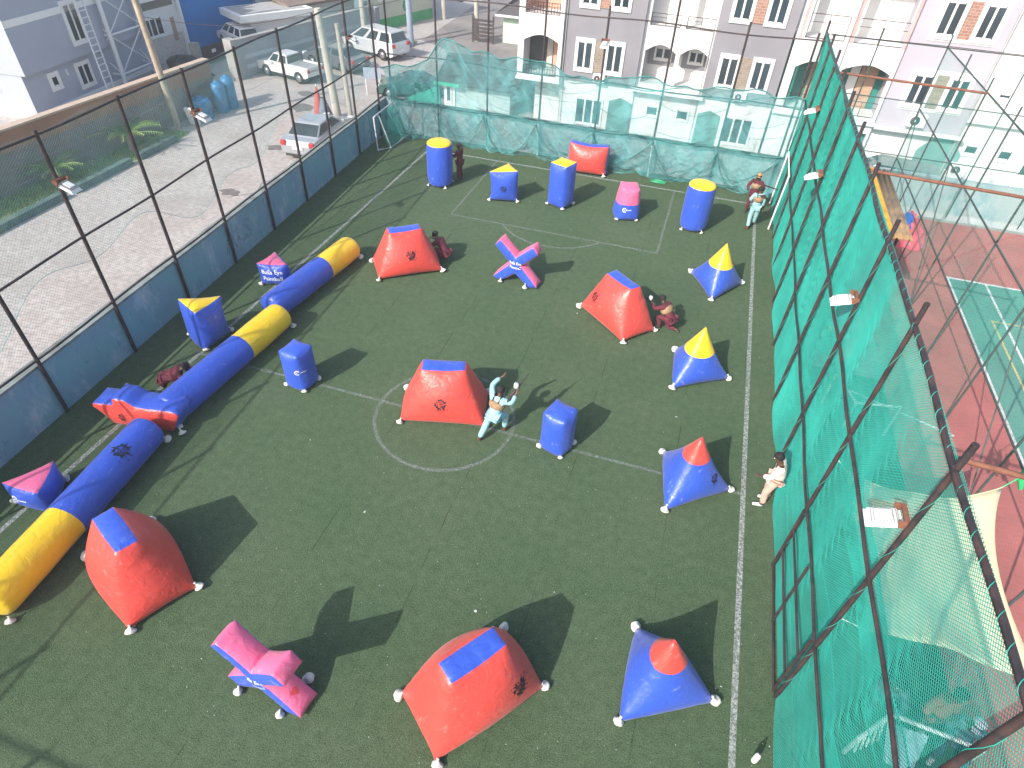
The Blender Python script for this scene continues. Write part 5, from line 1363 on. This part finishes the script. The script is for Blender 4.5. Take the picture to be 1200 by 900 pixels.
car('white double-cab pickup parked across the street', 'pickup', paint('white_car_paint', (.72, .72, .72)), (-25.0, 35.55, -2), 168, .84, 'pickup', 'parked_pickup')
car('silver-white people carrier parked at the street corner', 'van', paint('pearl_paint', (.58, .60, .62)), (-22.9, 42.6, -2), 164, 1.0, 'van', 'parked_van')
car('dark grey car parked between the pickup and the people carrier', 'sedan', paint('grey_paint', (.12, .14, .16)), (-23.6, 38.6, -2), 166, .95)
car('dark green car parked at the corner behind the hoarding', 'sedan', paint('green_paint', (.03, .10, .09)), (-17.0, 35.6, -2), 200, .85)
car('grey-green car parked in front of the garage of the lilac building', 'van', paint('greygreen_paint', (.14, .19, .18)), (8.4, 31.6, -2), 172, .95)
car('white car half hidden under the white carport', 'van', M_WHITE, (-31.2, 39.2, -1.7), 150, .8)
# folded red parasol standing by the sedan
t = thing('folded_parasol', 'folded red and grey parasol standing beside the silver sedan', 'parasol', (-19.5, 29.6, -2))
MB().lathe([(.02, 1.75), (.10, 1.5), (.20, .9), (.30, .35), (.27, .30)], 12).build('red_cloth', mat('red_cloth', (.42, .07, .06), .8), t)
MB().lathe([(.12, 1.2), (.30, .65), (.46, .15), (.40, .12)], 12, (.28, .05, 0)).build('grey_cloth', mat('slate_cloth', (.13, .16, .22), .8), t)
MB().tube([(0, 0, 0), (0, 0, 1.85)], .025, 6).build('pole', M_WHITEM, t)
t = thing('roadside_sign', 'small blue-grey sign board on two posts near the wall corner', 'sign', (-18.9, 34.6, -2), R(20))
MB().bx(-.5, .5, -.03, .03, .9, 1.5).build('board', mat('sign_bluegrey', (.30, .36, .44), .6), t, normals=False)
for x in (-.4, .4): MB().tube([(x, 0, 0), (x, 0, .9)], .035, 6).build('leg', M_WHITEM, t)
t = thing('brick_stack', 'low stack of pink bricks and rubble beside the people carrier', 'stack', (-22.4, 45.0, -2), .4)
MB().bx(-.8, .8, -.4, .4, 0, .5).bx(-.6, .5, -.35, .3, .501, .8).build('bricks', M_BRICK, t, normals=False)
# ------------------------------------------------------------------ people
def skin_mesh(name, nodes, edges, root, m, sub=2):
    bm = bmesh.new(); ly = bm.verts.layers.skin.verify(); idx = {}
    for k, (co_, r) in nodes.items():
        v = bm.verts.new(co_); idx[k] = v
        v[ly].radius = r if isinstance(r, tuple) else (r, r); v[ly].use_root = (k == root)
    for a, b in edges: bm.edges.new((idx[a], idx[b]))
    me = bpy.data.meshes.new(name+'_rig'); bm.to_mesh(me); bm.free()
    o = bpy.data.objects.new(name, me); COL.objects.link(o)
    s = o.modifiers.new('skin', 'SKIN'); s.use_smooth_shade = True; s.branch_smoothing = .3
    u = o.modifiers.new('sub', 'SUBSURF'); u.levels = u.render_levels = sub
    bpy.context.view_layer.update()
    dg = bpy.context.evaluated_depsgraph_get(); ne = bpy.data.meshes.new_from_object(o.evaluated_get(dg))
    bpy.data.objects.remove(o); bpy.data.meshes.remove(me)
    ne.name = name; ne.materials.clear(); ne.materials.append(m)
    ne.polygons.foreach_set('use_smooth', [True]*len(ne.polygons)); ne.update()
    return ne

def person(lab, loc, rz, pose, top, legs, shoes, hair=M_HAIR, vest=None, cap=None, mask=None, gun=None, k=.88, group=None, gloves=None):
    """pose overrides joints of a relaxed standing figure (1.70 m, facing +y)"""
    J = dict(pelvis=(0, 0, .93), spine=(0, .0, 1.10), chest=(0, .01, 1.29), neck=(0, .015, 1.45), head=(0, .035, 1.575), top=(0, .02, 1.67))
    for s, n in ((-1, 'L'), (1, 'R')):
        J['sh'+n] = (s*.175, 0, 1.385); J['el'+n] = (s*.235, -.03, 1.12); J['wr'+n] = (s*.25, .06, .89)
        J['hip'+n] = (s*.085, 0, .88); J['kn'+n] = (s*.10, .03, .50); J['an'+n] = (s*.105, -.02, .09); J['toe'+n] = (s*.125, .15, .035)
    J.update(pose)
    J = {a: Vector(b)*k for a, b in J.items()}
    t = thing('person', lab, 'person', loc, rz, group)
    up = (J['head']-J['neck']).normalized(); hd = J['head']; tp = J['top']
    hu = (tp-J['neck']).normalized(); rt = (J['shR']-J['shL']).normalized(); fw = hu.cross(rt).normalized()*1.0
    if pose.get('face'): fw = Vector(pose['face']).normalized(); 
    rt = fw.cross(hu).normalized()
    J.pop('face', None)
    rad = dict(pelvis=(.13, .10), spine=(.12, .09), chest=(.145, .10), neck=.052, head=(.076, .088), top=(.058, .066))
    for n in 'LR': rad.update({'sh'+n: .062, 'el'+n: .043, 'wr'+n: .028, 'hip'+n: .082, 'kn'+n: .058, 'an'+n: .04, 'toe'+n: .034})
    nodes = {a: (J[a], tuple(v*k for v in r) if isinstance(r, tuple) else r*k) for a, r in rad.items()}
    ed = [('pelvis', 'spine'), ('spine', 'chest'), ('chest', 'neck'), ('neck', 'head'), ('head', 'top')]
    for n in 'LR':
        ed += [('chest', 'sh'+n), ('sh'+n, 'el'+n), ('el'+n, 'wr'+n), ('pelvis', 'hip'+n), ('hip'+n, 'kn'+n), ('kn'+n, 'an'+n), ('an'+n, 'toe'+n)]
        d = (J['wr'+n]-J['el'+n]).normalized(); sd_ = d.cross(Vector((0, 0, 1)) if abs(d.z) < .8 else Vector((0, 1, 0))).normalized(); nr = sd_.cross(d)
        pm = J['wr'+n]+d*.075*k; nodes['palm'+n] = (pm, (.026*k, .016*k)); ed.append(('wr'+n, 'palm'+n))
        for i, (off, ln) in enumerate(((-.030, .068), (-.010, .080), (.010, .076), (.030, .060))):
            a = pm+sd_*off*k*.6+d*.02*k; b = pm+sd_*off*k+d*(.02+ln*.55)*k+nr*.006*k; c = pm+sd_*off*1.1*k+d*(.015+ln*.85)*k+nr*.028*k
            for q, p_, r_ in (('a', a, .009), ('b', b, .009), ('c', c, .0075)): nodes[f'f{n}{i}{q}'] = (p_, r_*k)
            ed += [('palm'+n, f'f{n}{i}a'), (f'f{n}{i}a', f'f{n}{i}b'), (f'f{n}{i}b', f'f{n}{i}c')]
        s = -1 if n == 'L' else 1
        th = J['wr'+n]+d*.035*k-sd_*.035*k*s; th2 = th+(d*.7-sd_*.5*s).normalized()*.045*k
        nodes['t'+n] = (th, .010*k); nodes['u'+n] = (th2, .009*k); ed += [('wr'+n, 't'+n), ('t'+n, 'u'+n)]
    nodes['nose'] = (hd+fw*.098*k-hu*.005*k, .014*k); ed.append(('head', 'nose'))
    body = link('body', skin_mesh('body', nodes, ed, 'pelvis', M_SKIN), t)
    for s in (-1, 1):
        e = MB().lathe([(.002, -.012), (.010, -.006), (.012, 0), (.010, .006), (.002, .012)], 8, hd+fw*.082*k+rt*s*.032*k+hu*.012*k); e.build('eye', M_EYE, t, normals=False)
        e = MB().lathe([(.002, -.03), (.016, -.015), (.018, .01), (.002, .03)], 8, hd+rt*s*.084*k-hu*.005*k); e.build('ear', M_SKIN, t, normals=False)
    m_ = MB().box(hd+fw*.082*k-hu*.045*k, (.04*k, .012*k, .012*k), math.atan2(rt.y, rt.x)); m_.build('mouth', mat('lip', (.06, .02, .02), .5), t)
    # hair or cap: shell over the back and top of the skull
    def skull(nm, m, r, drop, brim=False):
        mb = MB(); n = 16; V = []
        ce = hd+hu*.035*k-fw*.012*k
        for i in range(8):
            th_ = PI*.5*i/7*drop
            for j in range(n):
                a = 2*PI*j/n; cut = 1.0-(.30 if math.cos(a) > .3 else 0)*(i/7)
                q = th_*cut
                V.append(ce+(fw*math.cos(a)*1.08+rt*math.sin(a)*.98)*math.sin(q)*r*k+hu*math.cos(q)*r*k*1.05)
        mb.add(V, [(i*n+j, i*n+(j+1) % n, (i+1)*n+(j+1) % n, (i+1)*n+j) for i in range(7) for j in range(n)], smooth=True)
        if brim:
            c = ce+fw*r*k*1.0; mb.add([c-rt*.07*k, c+rt*.07*k, c+rt*.05*k+fw*.08*k, c-rt*.05*k+fw*.08*k, c-rt*.07*k+hu*.012, c+rt*.07*k+hu*.012, c+rt*.05*k+fw*.08*k+hu*.012, c-rt*.05*k+fw*.08*k+hu*.012], [(0, 1, 2, 3), (4, 5, 6, 7), (0, 3, 7, 4), (1, 2, 6, 5), (2, 3, 7, 6)])
        mb.build(nm, m, t, normals=False)
    skull('hair', hair, .104, 1.28)
    if cap: skull('cap', cap, .112, 1.0, True)
    if mask:
        mm = MB(); c = hd+fw*.055*k; mm.box(c, (.15*k, .10*k, .13*k), math.atan2(rt.y, rt.x)); mm.build('face_mask', mask, t, bevel=.02)
    # clothes: slightly larger shells that follow the same limbs
    g = .022
    sn = {a: (J[a], r) for a, r in dict(pelvis=((.15+g)*k, (.12+g)*k), spine=((.125+g)*k, (.095+g)*k), chest=((.15+g)*k, (.105+g)*k)).items()}
    nb = J['neck'].lerp(J['chest'], .45); sn['nb'] = (nb, ((.09+g)*k, (.07+g)*k)); se = [('pelvis', 'spine'), ('spine', 'chest'), ('chest', 'nb')]
    hem_ = J['pelvis']-(J['spine']-J['pelvis']).normalized()*.10*k; sn['hem'] = (hem_, ((.155+g)*k, (.125+g)*k)); se.append(('pelvis', 'hem'))
    for n in 'LR':
        sn['sh'+n] = (J['sh'+n], (.066+g)*k); sn['el'+n] = (J['el'+n], (.048+g)*k); sn['cf'+n] = (J['wr'+n].lerp(J['el'+n], .12), (.036+g)*k)
        se += [('chest', 'sh'+n), ('sh'+n, 'el'+n), ('el'+n, 'cf'+n)]
    link('jacket', skin_mesh('jacket', sn, se, 'pelvis', top), t)
    tn = {'pelvis': (J['pelvis'], ((.135+g)*k, (.105+g)*k))}; te = []
    for n in 'LR':
        tn['hip'+n] = (J['hip'+n], (.088+g)*k); tn['kn'+n] = (J['kn'+n], (.062+g)*k); tn['ch'+n] = (J['an'+n].lerp(J['kn'+n], .10), (.05+g)*k)
        te += [('pelvis', 'hip'+n), ('hip'+n, 'kn'+n), ('kn'+n, 'ch'+n)]
    link('trousers', skin_mesh('trousers', tn, te, 'pelvis', legs), t)
    for n in 'LR':
        a, b = J['an'+n], J['toe'+n]; d = (b-a); d = d.normalized()
        hn = {'heel': (a-d*.03*k+Vector((0, 0, -.02*k)), .046*k), 'mid': (a.lerp(b, .55)+Vector((0, 0, .0)), .045*k), 'tip': (b+d*.03*k, .036*k)}
        link('shoe', skin_mesh('shoe', hn, [('heel', 'mid'), ('mid', 'tip')], 'heel', shoes, 1), t)
    if vest:
        vn = {'a': (J['spine'].lerp(J['pelvis'], .25), (.20*k, .17*k)), 'b': (J['spine'].lerp(J['chest'], .45), (.225*k, .20*k)), 'c': (J['chest'].lerp(J['neck'], .30), (.245*k, .225*k))}
        v_ = link('vest', skin_mesh('vest', vn, [('a', 'b'), ('b', 'c')], 'a', vest), t)
        st = MB(); back = -fw
        for s in (-1, 1):
            st.tube([J['chest']+rt*s*.08*k+fw*.145*k, J['shL' if s < 0 else 'shR'].lerp(J['neck'], .5)+Vector((0, 0, .075*k)), J['chest']+rt*s*.08*k-fw*.145*k], .022*k, 6)
        st.build('strap', M_POST, v_)
    if gun:
        a, b = Vector(gun[0])*k, Vector(gun[1])*k; d = (b-a).normalized(); gt = thing('paintball_marker', gun[2], 'paintball marker', loc, rz)
        MB().tube([a, b], .014, 8).build('barrel', M_POST, gt)
        side = d.cross(Vector((0, 0, 1))).normalized(); dn = side.cross(d); dn = -dn if dn.z > 0 else dn
        MB().tube([a-d*.18, a+d*.16], .028, 8).tube([a-d*.05, a-d*.07+dn*.12], .018, 6).build('receiver', M_POST, gt)
        MB().lathe([(.01, -.07), (.05, -.05), (.055, 0), (.05, .05), (.01, .07)], 10, a+d*.05-dn*.09).build('hopper', gun[3] if len(gun) > 3 else M_TYRE, gt)
        MB().tube([a-d*.16+dn*.02, a-d*.34+dn*.05], .035, 8).build('air_tank', M_TYRE, gt)
    return t
M_MAROON = mat('maroon_cloth', (.115, .016, .030), .85, var=.25, scale=8, bump=.8, bscale=16); M_CYAN = mat('pale_cyan_cloth', (.27, .50, .55), .85, var=.18, scale=9, bump=.8, bscale=16)
M_TANV = mat('tan_vest', (.30, .19, .11), .8, var=.25, scale=14); M_BRSHOE = mat('brown_shoe', (.16, .05, .02), .6); M_DKSHOE = mat('dark_shoe', (.05, .035, .035), .6)
M_CREAM = mat('cream_shirt', (.72, .66, .58), .85, var=.08, scale=6); M_ROSE = mat('rose_trousers', (.62, .36, .29), .85, var=.1, scale=6); M_WSHOE = mat('white_shoe', (.72, .71, .70), .6)
M_BLUESH = mat('faded_blue_shirt', (.16, .24, .34), .85); M_REDSH = mat('dusty_red_shirt', (.30, .10, .08), .85); M_CAPW = mat('pale_cap_cloth', (.55, .58, .66), .8); M_JEANS = mat('blue_jeans', (.06, .09, .16), .85)
M_ORCAP = mat('orange_cap', (.55, .25, .08), .7); M_MASK = mat('black_mask', (.015, .013, .013), .4)

# runner beside the centre tent: lunging away from the camera, both arms up
person('person in pale blue lunging with raised arms and a paintball marker beside the centre tent', (-2.84, 9.12, 0), R(-14),
       dict(pelvis=(0, -.02, .70), spine=(0, .06, .84), chest=(0, .14, 1.01), neck=(0, .20, 1.15), head=(0, .25, 1.27), top=(0, .25, 1.37),
            shL=(-.18, .15, 1.10), elL=(-.30, .34, 1.26), wrL=(-.17, .54, 1.42), shR=(.18, .14, 1.10), elR=(.36, .20, 1.08), wrR=(.37, .34, 1.28),
            hipL=(-.09, -.04, .66), knL=(-.13, -.24, .34), anL=(-.16, -.46, .10), toeL=(-.17, -.36, .03), hipR=(.09, 0, .66), knR=(.17, .28, .52), anR=(.17, .20, .09), toeR=(.20, .36, .035)),
       M_CYAN, M_CYAN, M_BRSHOE, vest=M_TANV, gun=((.33, .42, 1.36), (.42, .82, 1.62), 'paintball marker with white hopper in the raised hand of the runner in pale blue', M_WHITE))
person('person in pale blue standing by the right touchline, tan vest, seen from behind', (2.38, 21.62, 0), R(10),
       dict(elL=(-.30, -.02, 1.16), wrL=(-.14, .16, 1.02), wrR=(.26, .05, .88), knL=(-.12, -.03, .50), anL=(-.15, -.30, .09), toeL=(-.2, -.14, .03), knR=(.13, .05, .50), anR=(.14, .16, .09), toeR=(.17, .33, .035)),
       M_CYAN, M_CYAN, M_BRSHOE, vest=M_TANV, k=.86, gun=((.28, .12, .82), (.30, .18, .38), 'dark paintball marker hanging from the hand of the standing person in pale blue'))
person('person in maroon with orange cap and black mask standing in the far right corner', (2.30, 22.75, 0), R(170),
       dict(elL=(-.33, .0, 1.14), wrL=(-.24, .14, .94), elR=(.33, .02, 1.14), wrR=(.22, .16, .95)), M_MAROON, M_MAROON, M_DKSHOE, cap=M_ORCAP, mask=M_MASK, vest=M_TANV, k=.86)
person('person in cream shirt and rose trousers leaning on the teal net', (2.93, 9.12, 0), R(85),
       dict(pelvis=(.02, -.04, .90), spine=(.0, -.05, 1.06), chest=(0, -.02, 1.24), neck=(0, .04, 1.38), head=(0, .10, 1.49), top=(0, .12, 1.59), shL=(-.17, -.02, 1.33), shR=(.17, -.02, 1.33),
            elL=(-.22, .10, 1.08), wrL=(-.16, .28, .98), elR=(.24, -.1, 1.06), wrR=(.20, .06, .86), hipL=(-.085, -.03, .86), hipR=(.085, -.03, .86), knL=(-.10, .06, .48), anL=(-.12, .02, .09), toeL=(-.13, .19, .035), knR=(.1, .03, .48), anR=(.13, -.08, .09), toeR=(.15, .10, .035)),
       M_CREAM, M_ROSE, M_WSHOE, k=.90)
person('person in maroon kneeling with one hand on the turf behind a red tent', (.30, 14.45, 0), R(60),
       dict(pelvis=(0, -.1, .46), spine=(0, .02, .60), chest=(.0, .16, .73), neck=(0, .26, .83), head=(0, .33, .94), top=(0, .35, 1.04), shL=(-.17, .16, .80), shR=(.17, .16, .80),
            elL=(-.30, .34, .70), wrL=(-.14, .52, .72), elR=(.30, .24, .50), wrR=(.34, .28, .24), hipL=(-.09, -.1, .44), knL=(-.15, .25, .42), anL=(-.14, .12, .09), toeL=(-.15, .29, .035), hipR=(.09, -.1, .44), knR=(.13, .06, .07), anR=(.15, -.32, .07), toeR=(.15, -.40, .03)),
       M_MAROON, M_MAROON, M_DKSHOE, vest=M_TANV, mask=M_MASK, gun=((-.12, .62, .74), (-.10, 1.0, .78), 'paintball marker held forward by the kneeling person in maroon', M_WHITE))
crouch = dict(pelvis=(0, -.18, .40), spine=(0, -.06, .56), chest=(0, .08, .70), neck=(0, .18, .81), head=(0, .25, .92), top=(0, .27, 1.02), shL=(-.17, .08, .77), shR=(.17, .08, .77),
              elL=(-.26, .26, .60), wrL=(-.12, .44, .66), elR=(.26, .24, .60), wrR=(.10, .40, .68), hipL=(-.09, -.18, .38), knL=(-.16, .20, .46), anL=(-.14, .0, .09), toeL=(-.15, .16, .035), hipR=(.09, -.18, .38), knR=(.16, .18, .40), anR=(.14, -.05, .09), toeR=(.15, .12, .035))
person('dark figure in maroon crouching behind the far red tent', (-6.72, 15.55, 0), R(75), crouch, M_MAROON, M_MAROON, M_DKSHOE, mask=M_MASK)
person('person in maroon crouching low between the wall and the middle tube', (-10.28, 8.05, 0), R(-60), dict(crouch, pelvis=(0, -.2, .30), spine=(0, -.02, .42), chest=(0, .16, .50), neck=(0, .27, .56), head=(0, .36, .62), top=(0, .42, .70), shL=(-.17, .16, .55), shR=(.17, .16, .55), elL=(-.28, .34, .38), wrL=(-.12, .5, .40), elR=(.28, .34, .38), wrR=(.12, .5, .42)), M_MAROON, M_MAROON, M_DKSHOE, mask=M_MASK)
person('person in maroon standing behind the left tall round inflatable', (-8.30, 21.2, 0), R(80), dict(elL=(-.24, .1, 1.16), wrL=(-.1, .28, 1.14), elR=(.24, .1, 1.16), wrR=(.08, .3, 1.2)), M_MAROON, M_MAROON, M_DKSHOE, mask=M_MASK, k=.84)
# onlookers in the alley, seen through the net
sit = dict(crouch, pelvis=(0, -.1, .16), spine=(0, -.12, .34), chest=(0, -.08, .54), neck=(0, -.03, .69), head=(0, .0, .82), top=(0, .0, .93), shL=(-.17, -.08, .62), shR=(.17, -.08, .62), elL=(-.26, .1, .42), wrL=(-.14, .3, .42), elR=(.26, .1, .42), wrR=(.14, .3, .42), hipL=(-.09, -.08, .14), knL=(-.18, .3, .36), anL=(-.16, .5, .09), toeL=(-.17, .66, .04), hipR=(.09, -.08, .14), knR=(.18, .32, .34), anR=(.16, .52, .09), toeR=(.17, .68, .04))
person('person in white shoes and pale cap sitting on the alley floor at lower right', (5.75, 5.35, 0), R(150), sit, M_BLUESH, M_JEANS, M_WSHOE, cap=M_CAPW)
person('person in dusty red shirt standing behind the net at lower right', (5.2, 5.35, 0), R(200), {}, M_REDSH, M_DARKIN, M_WSHOE)
person('person in faded blue shirt sitting on the alley floor beside the white goal frame', (4.75, 5.6, 0), R(160), sit, M_BLUESH, M_JEANS, M_DKSHOE)
# ------------------------------------------------------------------ camera, light
cam = bpy.data.cameras.new('camera'); co = bpy.data.objects.new('camera', cam); COL.objects.link(co)
Fv = Vector((-0.1968039999530634, 0.7201971885811641, -0.6652700167317491))
Rv = Vector((0.9528370213169077, 0.3003771062474906, 0.043303635532209436))
Dv = Vector((0.23101903906474308, -0.6253715724288808, -0.7453459599323202))
M = Matrix(((Rv.x, -Dv.x, -Fv.x, 0), (Rv.y, -Dv.y, -Fv.y, 0), (Rv.z, -Dv.z, -Fv.z, 10.0), (0, 0, 0, 1)))
co.matrix_world = M
cam.sensor_fit = 'HORIZONTAL'; cam.sensor_width = 36; cam.lens = 36*726.46/1200
cam.clip_start = .1; cam.clip_end = 2000
scene.camera = co
sd = Vector((.60, 1.25, -1.0)).normalized()
el = math.asin(-sd.z); az = math.atan2(-sd.x, -sd.y)
su = bpy.data.lights.new('sun', 'SUN'); su.energy = 3.7; su.angle = R(.53); su.color = (1., .95, .88)
so = bpy.data.objects.new('sun', su); COL.objects.link(so); so.rotation_euler = sd.to_track_quat('-Z', 'Y').to_euler()
w = bpy.data.worlds.new('World'); scene.world = w; w.use_nodes = True
nt = w.node_tree; bg = nt.nodes['Background']
sky = nt.nodes.new('ShaderNodeTexSky'); sky.sky_type = 'NISHITA'; sky.sun_disc = False
sky.sun_elevation = el; sky.sun_rotation = az % (2*PI); sky.air_density = 1.3; sky.dust_density = 2.5
nt.links.new(sky.outputs[0], bg.inputs['Color']); bg.inputs['Strength'].default_value = .15
scene.view_settings.view_transform = 'Standard'; scene.view_settings.look = 'None'; scene.view_settings.gamma = 1
scene.view_settings.exposure = .72
scene.render.engine = 'CYCLES'
cy = scene.cycles; cy.max_bounces = 6; cy.transparent_max_bounces = 8; cy.diffuse_bounces = 3; cy.glossy_bounces = 2
cy.use_adaptive_sampling = True; cy.adaptive_threshold = .015

hz = MB().bx(-310, 310, -310, 310, -3.0, 14.5).build('haze', None, None)
hz['kind'] = 'stuff'
hm_ = bpy.data.materials.new('haze_air'); hm_.use_nodes = True; hn = hm_.node_tree
for n_ in list(hn.nodes):
    if n_.type != 'OUTPUT_MATERIAL': hn.nodes.remove(n_)
pv = hn.nodes.new('ShaderNodeVolumePrincipled'); pv.inputs['Density'].default_value = .0015; pv.inputs['Color'].default_value = (.86, .92, 1., 1)
hn.links.new(pv.outputs[0], [n_ for n_ in hn.nodes if n_.type == 'OUTPUT_MATERIAL'][0].inputs['Volume'])
hz.data.materials.clear(); hz.data.materials.append(hm_)
cy.volume_bounces = 0; cy.volume_step_rate = 4
